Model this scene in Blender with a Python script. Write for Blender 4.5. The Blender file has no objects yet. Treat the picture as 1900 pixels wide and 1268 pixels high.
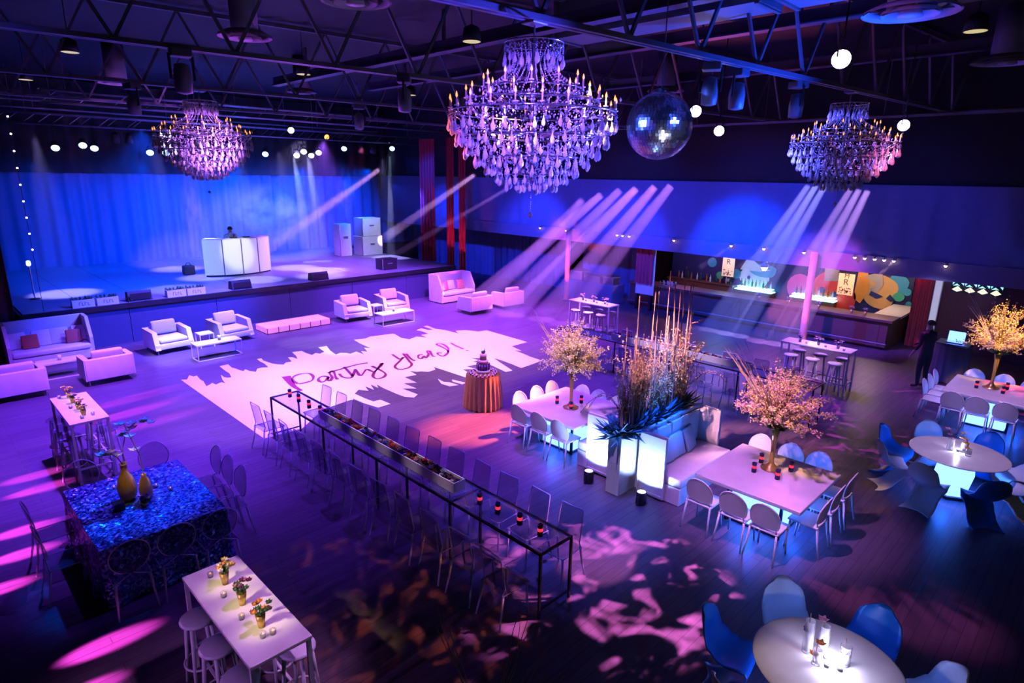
import bpy, bmesh, math, random
from mathutils import Vector, Matrix, Euler
from mathutils.geometry import tessellate_polygon
S=bpy.context.scene; COL=S.collection
# ---------------------------------------------------------------- camera (balcony, 5 m up, looking along the room's diagonal)
_yaw,_pitch,_roll=math.radians(45.15),math.radians(15.05),math.radians(-.91)
_f=Vector((math.sin(_yaw)*math.cos(_pitch),math.cos(_yaw)*math.cos(_pitch),-math.sin(_pitch)))
_r=Vector((math.cos(_yaw),-math.sin(_yaw),0)); _d=_f.cross(_r)
_r2=_r*math.cos(_roll)+_d*math.sin(_roll); _d2=-_r*math.sin(_roll)+_d*math.cos(_roll)
cam=bpy.data.objects.new('camera',bpy.data.cameras.new('camera')); COL.objects.link(cam); S.camera=cam
cam.matrix_world=Matrix(((_r2.x,-_d2.x,-_f.x,0),(_r2.y,-_d2.y,-_f.y,0),(_r2.z,-_d2.z,-_f.z,5.0),(0,0,0,1)))
cam.data.sensor_width=36; cam.data.lens=36*1143/1900; cam.data.clip_start=.05; cam.data.clip_end=200
# ---------------------------------------------------------------- world, exposure, render options
W=bpy.data.worlds.new('world'); S.world=W; W.use_nodes=True
W.node_tree.nodes['Background'].inputs[0].default_value=(.9,.9,1,1); W.node_tree.nodes['Background'].inputs[1].default_value=.022
V=S.view_settings; V.view_transform='Standard'; V.look='None'; V.exposure=0; V.gamma=1; V.use_curve_mapping=False
CY=S.cycles; CY.use_denoising=True; CY.max_bounces=4; CY.diffuse_bounces=1; CY.glossy_bounces=2; CY.transmission_bounces=2; CY.transparent_max_bounces=14; CY.use_adaptive_sampling=True; CY.adaptive_threshold=.1; CY.adaptive_min_samples=16; CY.volume_bounces=0
CY.sample_clamp_indirect=4; CY.sample_clamp_direct=0; CY.caustics_reflective=False; CY.caustics_refractive=False
# ---------------------------------------------------------------- lights
BLUE=(.0,.07,1); DEEP=(.02,.02,1); VIOLET=(.22,.05,1); PURPLE=(.42,.08,1); MAGENTA=(.9,.05,.85); LAV=(.55,.42,1); PINKW=(1,.62,.80); WARM=(1,.62,.22); ORANGE=(1,.22,.06); PALE=(.72,.72,1)
def spot(name,loc,to,col,power,ang=40,blend=.4,rad=.08,gobo=None):
    l=bpy.data.lights.new(name,'SPOT'); l.color=col; l.energy=power; l.spot_size=math.radians(ang); l.spot_blend=blend; l.shadow_soft_size=rad
    o=bpy.data.objects.new(name,l); COL.objects.link(o); o.location=loc
    o.rotation_euler=(Vector(to)-Vector(loc)).to_track_quat('-Z','Y').to_euler()
    if gobo:   # patterned glass slide in the lamp: (scale, stretch, threshold)
        l.use_nodes=True; N=l.node_tree.nodes; K=l.node_tree.links; e=N['Emission']
        tc=N.new('ShaderNodeTexCoord'); mp=N.new('ShaderNodeMapping'); mp.inputs['Scale'].default_value=(gobo[0],gobo[0]*gobo[1],gobo[0])
        nz=N.new('ShaderNodeTexNoise'); nz.inputs['Scale'].default_value=1; nz.inputs['Detail'].default_value=4; nz.inputs['Distortion'].default_value=1.2
        cr=N.new('ShaderNodeValToRGB'); cr.color_ramp.elements[0].position=gobo[2]; cr.color_ramp.elements[1].position=gobo[2]+.1
        K.new(tc.outputs['Normal'],mp.inputs['Vector']); K.new(mp.outputs[0],nz.inputs['Vector']); K.new(nz.outputs['Fac'],cr.inputs['Fac']); K.new(cr.outputs['Color'],e.inputs['Strength'])
    return o
def point(name,loc,col,power,rad=.05):
    l=bpy.data.lights.new(name,'POINT'); l.color=col; l.energy=power; l.shadow_soft_size=rad
    o=bpy.data.objects.new(name,l); COL.objects.link(o); o.location=loc; return o
# hall washes from the roof truss
spot('wash_hall',(3.0,13.5,6.6),(2.6,14.0,0),(.17,.035,1),11500,95,.8)
spot('wash_hall',(5.5,8.2,6.6),(4.0,9.6,0),(.15,.03,1),1700,70,.9)
spot('wash_hall',(9.0,10.0,6.6),(8.8,9.6,0),(.24,.04,1),5200,80,.9)
spot('wash_hall',(14.5,14,6.6),(14.5,15,0),(.36,.06,1),12000,85,.8)
spot('wash_hall',(14.5,9,6.6),(14,8.5,0),(.13,.05,1),5200,80,.9)
spot('wash_hall',(7.0,18.0,6.6),(7,18.3,0),(.20,.09,1),9500,90,.8)
spot('wash_hall',(12.5,18.0,6.6),(13.0,18,0),(.28,.07,1),9500,85,.8)
spot('wash_hall',(16.8,7,6.6),(16.5,5.5,0),(.30,.05,1),2600,60,.8)
spot('wash_hall',(6.4,5.2,6.5),(6.4,5.4,0),(.09,.08,1),4600,40,.9)
# dance floor
spot('wash_dance',(7.2,10.0,6.6),(8.3,12.6,0),(1,.55,.72),2500,60,.7)
spot('wash_dance',(11.5,10.0,6.6),(11.3,13.0,0),(1,.52,.70),2000,52,.7)
spot('wash_dance',(3.0,10.5,6.6),(5.2,13.0,0),(.70,.42,1),2000,42,.7)
for x,y in ((8.4,17.25),(9.7,17.3),(8.9,15.9)): spot('pool_dance',(x+.5,y-2,6.6),(x,y,0),PALE,1600,15,.7)
# square tables, banquettes
spot('wash_table',(6.2,4.0,6.5),(8.6,3.2,.7),(.72,.26,1),2000,31,.7)
spot('wash_table',(6.5,7.2,6.5),(8.7,7.0,.7),(.62,.24,1),1900,38,.7)
spot('wash_table',(12.6,2.2,6.5),(16.0,1.5,.7),(.62,.34,1),1900,26,.7); spot('wash_table',(9.4,2.6,6.5),(11.76,1.35,.74),(.66,.42,1),900,18,.7); spot('wash_table',(3.4,2.4,6.4),(5.37,1.22,.74),(.62,.42,1),450,13,.7); spot('table_streak',(1.6,4.2,6.2),(5.05,1.45,.74),(1,.66,.36),420,7,.6)
spot('uplight_panel',(7.66,5.74,.24),(7.95,5.8,.72),(.32,.48,1),130,140,.5,.05)
spot('uplight_panel',(7.70,4.72,.24),(7.97,4.76,.72),(.32,.48,1),130,140,.5,.05)
for x,y in ((8.67,3.18),(8.67,7.03),(16.03,1.5)):
    for dx,dy in ((-.5,0),(0,-.5),(.5,0)): point('glow_table',(x+dx,y+dy,.3),(.0,.10,1),16)
for dx,dy in ((-.42,0),(0,-.42),(.4,.1)): point('glow_table',(11.76+dx,1.35+dy,.3),(.0,.12,1),12)
spot('tree_warm',(5.2,4.6,6.4),(8.87,3.23,1.75),(1,.50,.12),4200,12,.6); spot('tree_warm',(5.6,6.0,6.4),(8.6,6.95,1.9),(1,.52,.16),4200,13,.6); spot('tree_warm',(12.6,1.0,5.5),(16.17,1.56,1.9),(1,.50,.06),4200,14,.6)
spot('tree_pink',(9.2,7.8,6.5),(8.5,3.7,2.3),(1,.20,.80),2400,12,.7); spot('tree_pink',(17.5,1.5,6.3),(16.8,1.1,2.0),(1,.12,.4),2600,18,.6)
spot('planter_warm',(5.2,6.5,6.5),(8.8,5.2,2.2),(1,.42,.45),12000,20,.7); spot('planter_blue',(9.0,3.6,6.3),(8.7,5.2,1.2),(.02,.14,1),6000,14,.7)
spot('chair_fill',(2.6,.6,6.3),(7.7,3.1,.6),(.55,.34,1),800,20,.8); spot('chair_fill',(3.2,3.4,6.4),(8.0,7.0,.6),(.5,.30,1),800,18,.8)
spot('column_fill',(4.4,4.4,6.4),(7.6,5.2,.5),(.58,.44,1),900,12,.7)
# cake
spot('cake_amber',(13.2,6.2,6.5),(7.9,8.75,.0),(1,.16,.06),38000,14,.8); spot('cake_key',(11.6,7.0,6.5),(8.75,9.6,.9),(1,.42,.36),900,9,.5)
# tall tables by the left wall
for y in (5.67,5.25,4.84): spot('table_warm',(-1.6,y-.5,4.6),(1.82,y,1.07),(1,.74,.34),1100,6,.9)
for y in (12.85,12.49,12.05,11.69): spot('table_warm',(-1.6,y-.5,4.6),(1.80,y,1.12),(1,.66,.26),700,5.5,.9)
spot('table_wash',(4.0,4.0,6.6),(1.75,5.2,1),(.72,.30,.95),1000,26,.7); spot('table_wash',(4.0,10,6.6),(1.8,12.2,1),(.6,.25,1),900,22,.7)
spot('sequin_blue',(4.4,10.6,6.6),(1.8,8.7,.76),(.0,.10,1),4600,17,.6); spot('vase_warm',(1.2,7.7,6.4),(1.72,8.72,1.0),(1,.52,.16),900,5,.7)
spot('stool_violet',(-2.6,4.4,2.3),(1.4,5.2,.5),(.55,.20,1),260,34,.8)
# lounge
spot('lounge_white',(4.6,15.5,6.6),(5.5,18.0,.2),(.62,.56,1),4200,22,.6); spot('lounge_white',(11.2,15.6,6.6),(12.0,18.0,.2),(.62,.56,1),3600,22,.6)
spot('lounge_pink',(7.6,15.5,6.6),(7.4,19,.3),(1,.28,.66),1000,18,.7); spot('lounge_pink',(14.2,14.6,6.6),(16,18,.5),(1,.36,.85),1900,26,.7); spot('lounge_pink',(3.2,14.4,6.6),(2.8,17.8,.4),(.85,.28,.85),1000,26,.7)
# far tall tables
spot('far_table',(14.0,9.5,6.6),(15.9,12,1),(.95,.42,.95),4200,14,.6); spot('far_table',(14.0,3.5,6.6),(15.8,5.0,1),(.75,.42,1),3400,16,.6); spot('far_trough',(10.8,8.5,6.6),(13.2,7.4,1.0),(.95,.6,1),2600,26,.6); [spot('near_trough',(3.7,6.0+.74*k,6.6),(4.86,6.0+.74*k,.97),(1,.66,.88),900,5,.6) for k in range(5)]
# long magenta streaks raked across the floor by unseen low spots added for them
for y,ty,tx,p in ((7.2,7.05,.9,9000),(6.5,6.45,.5,7000),(5.9,5.9,.2,5000),(10.5,10.4,.6,8000),(9.9,9.7,.5,7000),(9.2,9.0,.2,6000),(11.6,11.7,1.0,6000),(12.2,12.3,1.0,5000),(13.2,14.4,3.0,9000),(14.0,15.3,3.2,7000),(12.8,13.5,3.2,6000)): spot('floor_streak',(-3.2,y,1.5),(tx,ty,0),(1,.08,.85),p*2.2,5,.8,.02)
spot('gobo_floor',(9.0,1.0,6.4),(5.7,3.9,0),(1,.24,.85),16000,24,.35,.02,(15,1.0,.54)); spot('gobo_floor',(9.4,4.4,6.4),(6.0,4.3,0),(1,.30,.85),2600,9,.5,.02)
spot('gobo_floor',(7.0,2.0,6.4),(3.5,5.4,0),(1,.26,.10),2200,24,.35,.02,(18,2,.55)); spot('gobo_floor',(17.5,6.5,6.4),(13.6,3.6,0),(.95,.05,.95),4200,20,.35,.02,(20,1.6,.53))
spot('gobo_floor',(18.2,6,6.4),(17.6,3.6,0),(.9,.05,1),2600,22,.35,.02,(20,1.6,.53))
# stage
for x,p in ((3.6,1300),(6.6,3200),(9.8,8500),(12.6,9500),(15.6,7000)): spot('stage_blue',(x,24.6,5.2),(x+.4,30,2.2),(.0,.06,1),p,76,.9)
spot('stage_floor_blue',(6,22,6.2),(6,25,1.2),(.0,.06,1),6000,80,.8); spot('stage_floor_violet',(12,22,6.2),(12.5,24,1.2),(.30,.09,1),7000,75,.8)
for x,y,p in ((3.6,23.5,2200),(7.9,26.8,1400),(8.0,24.0,1600),(9.2,22.3,1600),(11.6,24.3,2200),(12.2,22.9,2400),(11.4,21.7,1800),(16.6,24.6,1800),(6.4,22.2,900)): spot('stage_pool',(x,y+.6,6.0),(x,y,1.2),(.42,.36,1),p*2.4,25,.7)
spot('booth_front',(8.0,18.4,6.6),(9.2,24,1.9),(.85,.85,1),2200,11,.5); spot('stage_side',(15.5,22.5,6.2),(16.4,26,1.9),(.55,.62,1),900,30,.6)
spot('curtain_magenta',(15.2,19.0,.4),(17.2,21.2,2.0),(1,.05,.25),1500,46,.7); spot('skirt_violet',(12.5,14.5,6.6),(13.5,20.6,.6),(.22,.05,1),9000,46,.8); spot('skirt_blue',(8.2,14.2,6.5),(5.5,20.6,.6),(.01,.04,1),16000,46,.8)
# blue on the long drape above the bar and on the curtain below it
for y,p in ((22,330),(17.5,560),(13,860),(8.5,950),(4.5,280)): spot('drape_blue',(15.6,y,5.6),(19.9,y+.4,3.7),(.0,.045,1),p,80,.8)
for y,p in ((25,2600),(19,2600),(14.5,2600)): spot('curtain_blue',(15.6,y-2,4.6),(21.7,y,1.2),(.02,.045,1),p,60,.7)
# bar
for y,c,p in ((12.6,(1,.25,.55),50),(11,(.3,.55,1),60),(9.0,(.8,.25,.8),50),(7.3,(1,.5,.35),70),(5.6,(1,.65,.4),70)): point('bar_lamp',(22.6,y,2.25),c,p,.06)
spot('bar_front',(15.5,10.5,6.4),(20.9,8.4,.6),(.0,.06,1),7000,50,.7); spot('bar_front_violet',(15.5,7.5,6.4),(20.9,6.0,.6),(.40,.10,1),3600,30,.7)
spot('door_side',(18.0,3.2,2.3),(22.1,4.0,1.2),(.42,.42,1),160,50,.7); spot('pillar_pink',(17.4,7.6,.3),(19.6,6.7,1.7),(1,.10,.16),1100,40,.6); spot('pillar_pink',(17.6,15.4,.3),(19.6,16.3,1.7),(1,.10,.16),1300,40,.6)
# chandeliers and roof
spot('chand_pink',(2.6,7.6,4.6),(5.15,5.75,5.5),(1,.12,.14),1500,16,.5); spot('chand_blue',(9.4,3.0,4.4),(5.8,5.1,5.6),(.05,.06,1),9000,30,.6); spot('chand_violet',(2.2,2.6,6.2),(5.6,5.3,5.5),(.20,.07,1),3600,26,.7)
spot('chand_violet',(5.0,11.3,5.2),(5.3,15,5.6),(.55,.16,1),5000,24,.7); spot('chand_blue',(10.6,6.8,5.4),(13.7,4.6,5.7),(.08,.09,1),6500,22,.7); spot('chand_pink',(11.0,1.4,5.4),(14.1,4.1,5.5),(1,.16,.4),1300,14,.7)
spot('roof_violet',(6.5,12.5,4.2),(5,10,7.6),(.50,.08,1),420,90,.8); spot('roof_blue',(11,3.0,4.4),(10,4.5,7.8),(.01,.07,1),1700,84,.8); spot('roof_pink',(15,8,4.0),(14,7,8.0),(1,.15,.45),900,70,.8); spot('truss_blue',(9,23,3.2),(9.5,24.5,6.6),(.02,.10,1),900,110,.7)
spot('disco_key',(6.6,3.0,3.6),(8.6,5.45,5.6),(.75,.75,1),400,14,.5); spot('disco_blue',(4.6,7.2,6.2),(8.6,5.45,5.77),(.06,.12,1),2200,16,.5); spot('disco_blue',(8.0,1.6,6.4),(8.6,5.45,5.77),(.06,.12,1),900,16,.5)
# ---------------------------------------------------------------- helpers
RND = random.Random(7)
ORD = ['first','second','third','fourth','fifth','sixth','seventh','eighth','ninth','tenth','eleventh','twelfth','thirteenth']
class MB:
    """collects shapes, builds ONE mesh object"""
    def __init__(s): s.v=[]; s.f=[]
    def add(s, v, f):
        n=len(s.v); s.v+= [tuple(p) for p in v]; s.f+= [tuple(i+n for i in q) for q in f]; return s
    def box(s,x0,x1,y0,y1,z0,z1):
        return s.add([(x0,y0,z0),(x1,y0,z0),(x1,y1,z0),(x0,y1,z0),(x0,y0,z1),(x1,y0,z1),(x1,y1,z1),(x0,y1,z1)],
            [(0,3,2,1),(4,5,6,7),(0,1,5,4),(1,2,6,5),(2,3,7,6),(3,0,4,7)])
    def rbox(s,x0,x1,y0,y1,z0,z1,r=.03,M=None,bulge=0):
        r=min(r,(x1-x0)/2.01,(y1-y0)/2.01,(z1-z0)/2.01)
        ax=[[a,a+r*.35,a+r,b-r,b-r*.35,b] for a,b in((x0,x1),(y0,y1),(z0,z1))]
        lo=(x0+r,y0+r,z0+r); hi=(x1-r,y1-r,z1-r); c=((x0+x1)/2,(y0+y1)/2,(z0+z1)/2)
        key={}; V=[]; F=[]
        def vid(p):
            k=tuple(round(q,5) for q in p)
            if k in key: return key[k]
            inn=[min(max(p[i],lo[i]),hi[i]) for i in range(3)]; d=[p[i]-inn[i] for i in range(3)]
            L=math.sqrt(sum(q*q for q in d)) or 1
            o=Vector([inn[i]+d[i]/L*r for i in range(3)])
            if bulge:
                u=[(o[i]-c[i])/((x1-x0,y1-y0,z1-z0)[i]/2) for i in range(3)]
                o.y=c[1]+(o.y-c[1])*(1+bulge*(1-u[0]**2)*(1-u[2]**2))
            key[k]=len(V); V.append(M@o if M else o); return key[k]
        for a in range(3):
            b,c_=[(1,2),(2,0),(0,1)][a]
            for side in(0,5):
                for i in range(5):
                    for j in range(5):
                        q=[]
                        for di,dj in((0,0),(1,0),(1,1),(0,1)):
                            p=[0,0,0]; p[a]=ax[a][side]; p[b]=ax[b][i+di]; p[c_]=ax[c_][j+dj]; q.append(vid(p))
                        if side==0: q.reverse()
                        F.append(q)
        return s.add(V,F)
    def tube(s,pts,r,n=6,cap=True):
        pts=[Vector(p) for p in pts]; k=len(pts); R=r if isinstance(r,(list,tuple)) else [r]*k
        V=[];F=[]; up=None
        for i,p in enumerate(pts):
            t=(pts[min(i+1,k-1)]-pts[max(i-1,0)])
            t=t.normalized() if t.length>1e-9 else Vector((0,0,1))
            if up is None:
                up=Vector((0,0,1)) if abs(t.z)<.9 else Vector((1,0,0))
            a=t.cross(up)
            if a.length<1e-6: a=t.orthogonal()
            a.normalize(); b=t.cross(a).normalized(); up=-b
            for j in range(n):
                w=2*math.pi*(j+.5)/n; V.append(p+(a*math.cos(w)+b*math.sin(w))*R[i])
        for i in range(k-1):
            for j in range(n):
                j2=(j+1)%n; F.append((i*n+j,i*n+j2,(i+1)*n+j2,(i+1)*n+j))
        if cap: F.append(tuple(range(n))[::-1]); F.append(tuple((k-1)*n+j for j in range(n)))
        return s.add(V,F)
    def bar(s,p,q,w,h=None):
        return s.tube([p,q],(w if h is None else (w+h)/2)*.707,4)
    def lathe(s,prof,n=16,cx=0,cy=0,cz=0,cap=True):
        V=[];F=[]; k=len(prof)
        for r,z in prof:
            for j in range(n):
                w=2*math.pi*j/n; V.append((cx+r*math.cos(w),cy+r*math.sin(w),cz+z))
        for i in range(k-1):
            for j in range(n):
                j2=(j+1)%n; F.append((i*n+j,i*n+j2,(i+1)*n+j2,(i+1)*n+j))
        if cap and prof[0][0]>1e-4: F.append(tuple(range(n))[::-1])
        if cap and prof[-1][0]>1e-4: F.append(tuple((k-1)*n+j for j in range(n)))
        return s.add(V,F)
    def prism(s,poly,z0,z1,M=None):
        n=len(poly); V=[Vector((x,y,z0)) for x,y in poly]+[Vector((x,y,z1)) for x,y in poly]
        if M: V=[M@p for p in V]
        tri=tessellate_polygon([[Vector((x,y,0)) for x,y in poly]])
        F=[(c+n,b+n,a+n) for a,b,c in tri]+[(a,b,c) for a,b,c in tri]+[(i,(i+1)%n,(i+1)%n+n,i+n) for i in range(n)]
        return s.add(V,F)
    def grid(s,fn,nu,nv,wrapu=False):
        V=[fn(i/nu,j/nv) for i in range(nu+(0 if wrapu else 1)) for j in range(nv+1)]
        F=[]; m=nv+1
        for i in range(nu):
            i2=(i+1)%nu if wrapu else i+1
            for j in range(nv): F.append((i*m+j,i2*m+j,i2*m+j+1,i*m+j+1))
        return s.add(V,F)
    def ico(s,c,r,sq=1.0):
        t=.525731; u=.850651
        P=[(-t,u,0),(t,u,0),(-t,-u,0),(t,-u,0),(0,-t,u),(0,t,u),(0,-t,-u),(0,t,-u),(u,0,-t),(u,0,t),(-u,0,-t),(-u,0,t)]
        T=[(0,11,5),(0,5,1),(0,1,7),(0,7,10),(0,10,11),(1,5,9),(5,11,4),(11,10,2),(10,7,6),(7,1,8),(3,9,4),(3,4,2),(3,2,6),(3,6,8),(3,8,9),(4,9,5),(2,4,11),(6,2,10),(8,6,7),(9,8,1)]
        return s.add([(c[0]+p[0]*r,c[1]+p[1]*r,c[2]+p[2]*r*sq) for p in P],T)
    def octa(s,c,r,h,rot=0):
        x,y,z=c; ca,sa=math.cos(rot)*r,math.sin(rot)*r
        return s.add([(x+ca,y+sa,z),(x-sa,y+ca,z),(x-ca,y-sa,z),(x+sa,y-ca,z),(x,y,z+h),(x,y,z-h)],
            [(0,1,4),(1,2,4),(2,3,4),(3,0,4),(1,0,5),(2,1,5),(3,2,5),(0,3,5)])
    def leaf(s,p,d,L,w):
        d=Vector(d).normalized(); a=d.cross(Vector((0,0,1)))
        a=(a if a.length>1e-3 else Vector((1,0,0))).normalized(); n=d.cross(a)
        p=Vector(p); q=p+d*L*.5+n*L*.08
        return s.add([p,q+a*w,p+d*L,q-a*w,q+n*w*.3],[(0,1,4),(1,2,4),(2,3,4),(3,0,4)])
    def mesh(s,name,smooth):
        me=bpy.data.meshes.new(name); me.from_pydata(s.v,[],s.f); me.validate(); 
        if smooth: me.polygons.foreach_set('use_smooth',[True]*len(me.polygons))
        me.update(); return me
    def build(s,name,mat,parent=None,smooth=False):
        return mobj(name,s.mesh(name,smooth),mat,parent)
def mobj(name,me,mat,parent=None):
    o=bpy.data.objects.new(name,me); COL.objects.link(o)
    if mat is not None and not me.materials: me.materials.append(MAT[mat])
    if parent is not None: o.parent=parent
    return o
def tag(o,label,cat,group=None,kind=None):
    if label: o['label']=label
    if cat: o['category']=cat
    if group: o['group']=group
    if kind: o['kind']=kind
    return o
def thing(name,label,cat,loc=(0,0,0),rz=0,group=None):
    o=bpy.data.objects.new(name,None); COL.objects.link(o); o.empty_display_size=.1
    o.location=loc; o.rotation_euler=(0,0,rz); return tag(o,label,cat,group)
def struct(o): o['kind']='structure'; return o
def stuff(o): o['kind']='stuff'; return o
def inst(src,parent,loc,rot=(0,0,0),sc=1,name=None):
    c=src.copy(); COL.objects.link(c); c.parent=parent; c.location=loc; c.rotation_euler=rot
    c.scale=(sc,)*3 if isinstance(sc,(int,float)) else sc
    return c
def copy_tree(o,parent=None):
    c=o.copy(); COL.objects.link(c); c.parent=parent
    for ch in o.children: copy_tree(ch,c)
    return c
PROTO={}
def place(key,maker,label,loc,rz=0,group=None):
    """first call builds the thing, later calls copy it with its parts"""
    if key not in PROTO:
        o=PROTO[key]=maker()
    else: o=copy_tree(PROTO[key])
    o.location=loc; o.rotation_euler=(0,0,rz); o['label']=label
    if group: o['group']=group
    return o
# ---------------------------------------------------------------- materials
MAT={}
def pm(name,col,rough=.5,metal=0,var=.12,scale=6,em=None,ems=0,spec=.5,bump=0,trans=None,sheen=0):
    m=bpy.data.materials.new(name); m.use_nodes=True; nt=m.node_tree; N=nt.nodes; L=nt.links
    b=N['Principled BSDF']; b.inputs['Roughness'].default_value=rough; b.inputs['Metallic'].default_value=metal
    b.inputs['Specular IOR Level'].default_value=spec
    tc=N.new('ShaderNodeTexCoord'); nz=N.new('ShaderNodeTexNoise'); nz.inputs['Scale'].default_value=scale; nz.inputs['Detail'].default_value=4
    L.new(tc.outputs['Object'],nz.inputs['Vector'])
    cr=N.new('ShaderNodeValToRGB'); cr.color_ramp.elements[0].color=[c*(1-var) for c in col[:3]]+[1]; cr.color_ramp.elements[1].color=[min(1,c*(1+var)) for c in col[:3]]+[1]
    L.new(nz.outputs['Fac'],cr.inputs['Fac']); L.new(cr.outputs['Color'],b.inputs['Base Color'])
    if em: b.inputs['Emission Color'].default_value=(*em,1); b.inputs['Emission Strength'].default_value=ems
    if bump:
        bp=N.new('ShaderNodeBump'); bp.inputs['Strength'].default_value=bump; L.new(nz.outputs['Fac'],bp.inputs['Height']); L.new(bp.outputs['Normal'],b.inputs['Normal'])
    if trans:   # thin clear plastic or glass: (see-through share face-on, share at grazing angles)
        t=N.new('ShaderNodeBsdfTransparent'); t.inputs['Color'].default_value=(*[.75+.25*c for c in col[:3]],1)
        lw=N.new('ShaderNodeLayerWeight'); lw.inputs['Blend'].default_value=.35
        mr=N.new('ShaderNodeMapRange'); mr.inputs['To Min'].default_value=1-trans[0]; mr.inputs['To Max'].default_value=1-trans[1]
        mx=N.new('ShaderNodeMixShader'); L.new(lw.outputs['Facing'],mr.inputs['Value']); L.new(mr.outputs['Result'],mx.inputs['Fac'])
        L.new(t.outputs[0],mx.inputs[1]); L.new(b.outputs[0],mx.inputs[2]); L.new(mx.outputs[0],N['Material Output'].inputs['Surface'])
    MAT[name]=m; return m
pm('white_plastic',(.80,.80,.82),.35); pm('white_lacquer',(.78,.77,.80),.3); pm('white_leather',(.74,.72,.74),.45,bump=.05)
pm('cushion_white',(.70,.68,.72),.8,bump=.1,scale=14); pm('cushion_rust',(.45,.10,.06),.8,scale=14); pm('cushion_floral',(.60,.20,.16),.8,var=.8,scale=14)
pm('blue_plastic',(.02,.22,.62),.3); pm('marble',(.66,.62,.64),.25,var=.16,scale=3)
pm('clear_acrylic',(.20,.20,.30),.08,trans=(.975,.78),spec=.8); pm('acrylic_highlight',(.75,.72,.95),.10,trans=(.45,.10),spec=.8); pm('table_glass',(.35,.38,.5),.08,trans=(.95,.80)); pm('vase_glass',(.8,.8,.95),.06,trans=(.86,.35))  # acrylic rims and legs: edge highlights put into a paler colour
pm('dark_metal',(.035,.03,.035),.4,.6); pm('black',(.016,.016,.018),.6); pm('black_gloss',(.02,.02,.024),.25); pm('grey_metal',(.35,.35,.4),.35,.7); pm('chrome',(.7,.7,.75),.15,.9)
pm('gold',(.90,.58,.20),.22,.65); pm('crystal',(.80,.78,.95),.10,spec=1,var=.25,trans=(.30,.0)); pm('candle_wax',(.85,.8,.7),.5)
pm('flame',(1,.6,.2),.5,em=(1,.30,.06),ems=2.2); pm('bulb_white',(1,1,1),.5,em=(.85,.85,1),ems=14); pm('bulb_pink',(1,.8,.9),.5,em=(1,.7,.75),ems=9)
pm('lens_blue',(.6,.8,1),.3,em=(.22,.45,1),ems=9); pm('lens_white',(1,1,1),.3,em=(.75,.62,1),ems=10); pm('lens_pale',(.8,.8,.6),.4,em=(.8,.68,.32),ems=.55)
pm('red_glow',(.5,.02,.04),.2,em=(1,.05,.12),ems=.8); pm('navy_glass',(.03,.02,.09),.12); pm('lit_base',(.8,.85,.9),.4,em=(.10,.21,1),ems=5,var=.02)
pm('lit_panel_pink',(.8,.5,.6),.4,em=(1,.25,.5),ems=.55,var=.05); pm('frosted_white',(.75,.74,.80),.5,em=(.8,.85,1),ems=.35,var=.06)
pm('stage_deck',(.22,.22,.27),.35,scale=2); pm('stage_skirt',(.07,.065,.12),.85); pm('curtain_blue',(.16,.17,.30),.85); pm('curtain_red',(.50,.05,.08),.8); pm('curtain_dark',(.055,.02,.022),.9)
pm('wall_drape',(.17,.18,.32),.9); pm('wall_black',(.018,.018,.02),.9); pm('soffit_paint',(.20,.16,.26),.7); pm('pillar_paint',(.85,.30,.26),.5)
pm('wood_bar',(.14,.07,.06),.4,scale=3); pm('wood_panel',(.16,.035,.045),.5,scale=2); pm('ceiling_deck',(.10,.09,.10),.8,scale=3); pm('steel_paint',(.17,.15,.20),.45); pm('duct',(.30,.30,.34),.5,.3)
pm('dish_paint',(.62,.52,.60),.5); pm('rust_cloth',(.85,.40,.28),.7); pm('cake_pink',(.80,.48,.55),.5); pm('cake_purple',(.30,.10,.42),.5); pm('cake_white',(.8,.75,.75),.5)
pm('petal_yellow',(.90,.62,.20),.7,var=.4); pm('petal_cream',(.95,.58,.26),.7,var=.3); pm('petal_pink',(.85,.38,.50),.7,var=.3); pm('petal_red',(.75,.05,.06),.6,var=.3); pm('petal_white',(.85,.80,.78),.7); pm('petal_orange',(.9,.35,.08),.6,var=.3); pm('petal_plum',(.14,.02,.10),.6); pm('petal_blue',(.10,.14,.45),.6)
pm('leaf_green',(.05,.16,.06),.5,var=.4); pm('leaf_blue_lit',(.10,.34,.55),.45,var=.4); pm('branch',(.36,.22,.17),.7); pm('branch_pale',(.62,.40,.38),.6); pm('bamboo',(.72,.46,.34),.5,var=.3); pm('soil',(.03,.02,.02),.9)
pm('skin',(.55,.34,.26),.5); pm('shirt_white',(.7,.7,.75),.7); pm('cloth_black',(.02,.02,.025),.8); pm('hair_dark',(.03,.02,.02),.6); pm('drape_grey',(.22,.20,.30),.9)
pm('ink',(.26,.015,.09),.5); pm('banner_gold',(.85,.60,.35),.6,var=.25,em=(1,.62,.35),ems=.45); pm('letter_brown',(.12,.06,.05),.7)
pm('mural_navy',(.015,.03,.16),.6,em=None); pm('mural_pale',(.55,.72,.85),.5); pm('mural_teal',(.04,.40,.62),.5); pm('mural_red',(.80,.07,.06),.5); pm('mural_magenta',(.75,.12,.5),.5); pm('mural_tan',(.72,.48,.16),.5); pm('mural_orange',(.9,.4,.06),.5); pm('mural_green',(.05,.5,.3),.5); pm('mural_grey',(.42,.42,.36),.6)
pm('shelf_lit',(.5,.9,1),.4,em=(.25,.85,1),ems=5); pm('sign_lit',(.6,.9,.9),.4,em=(.30,.75,.8),ems=1.6); pm('sign_cream',(.9,.85,.6),.4,em=(.9,.85,.55),ems=1.2)
pm('bottle_green',(.03,.12,.05),.1); pm('bottle_amber',(.35,.14,.03),.1); pm('bottle_clear',(.6,.65,.7),.1)
def node_mat(name):
    m=bpy.data.materials.new(name); m.use_nodes=True; MAT[name]=m; nt=m.node_tree; return m,nt.nodes,nt.links,nt.nodes['Principled BSDF']
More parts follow.
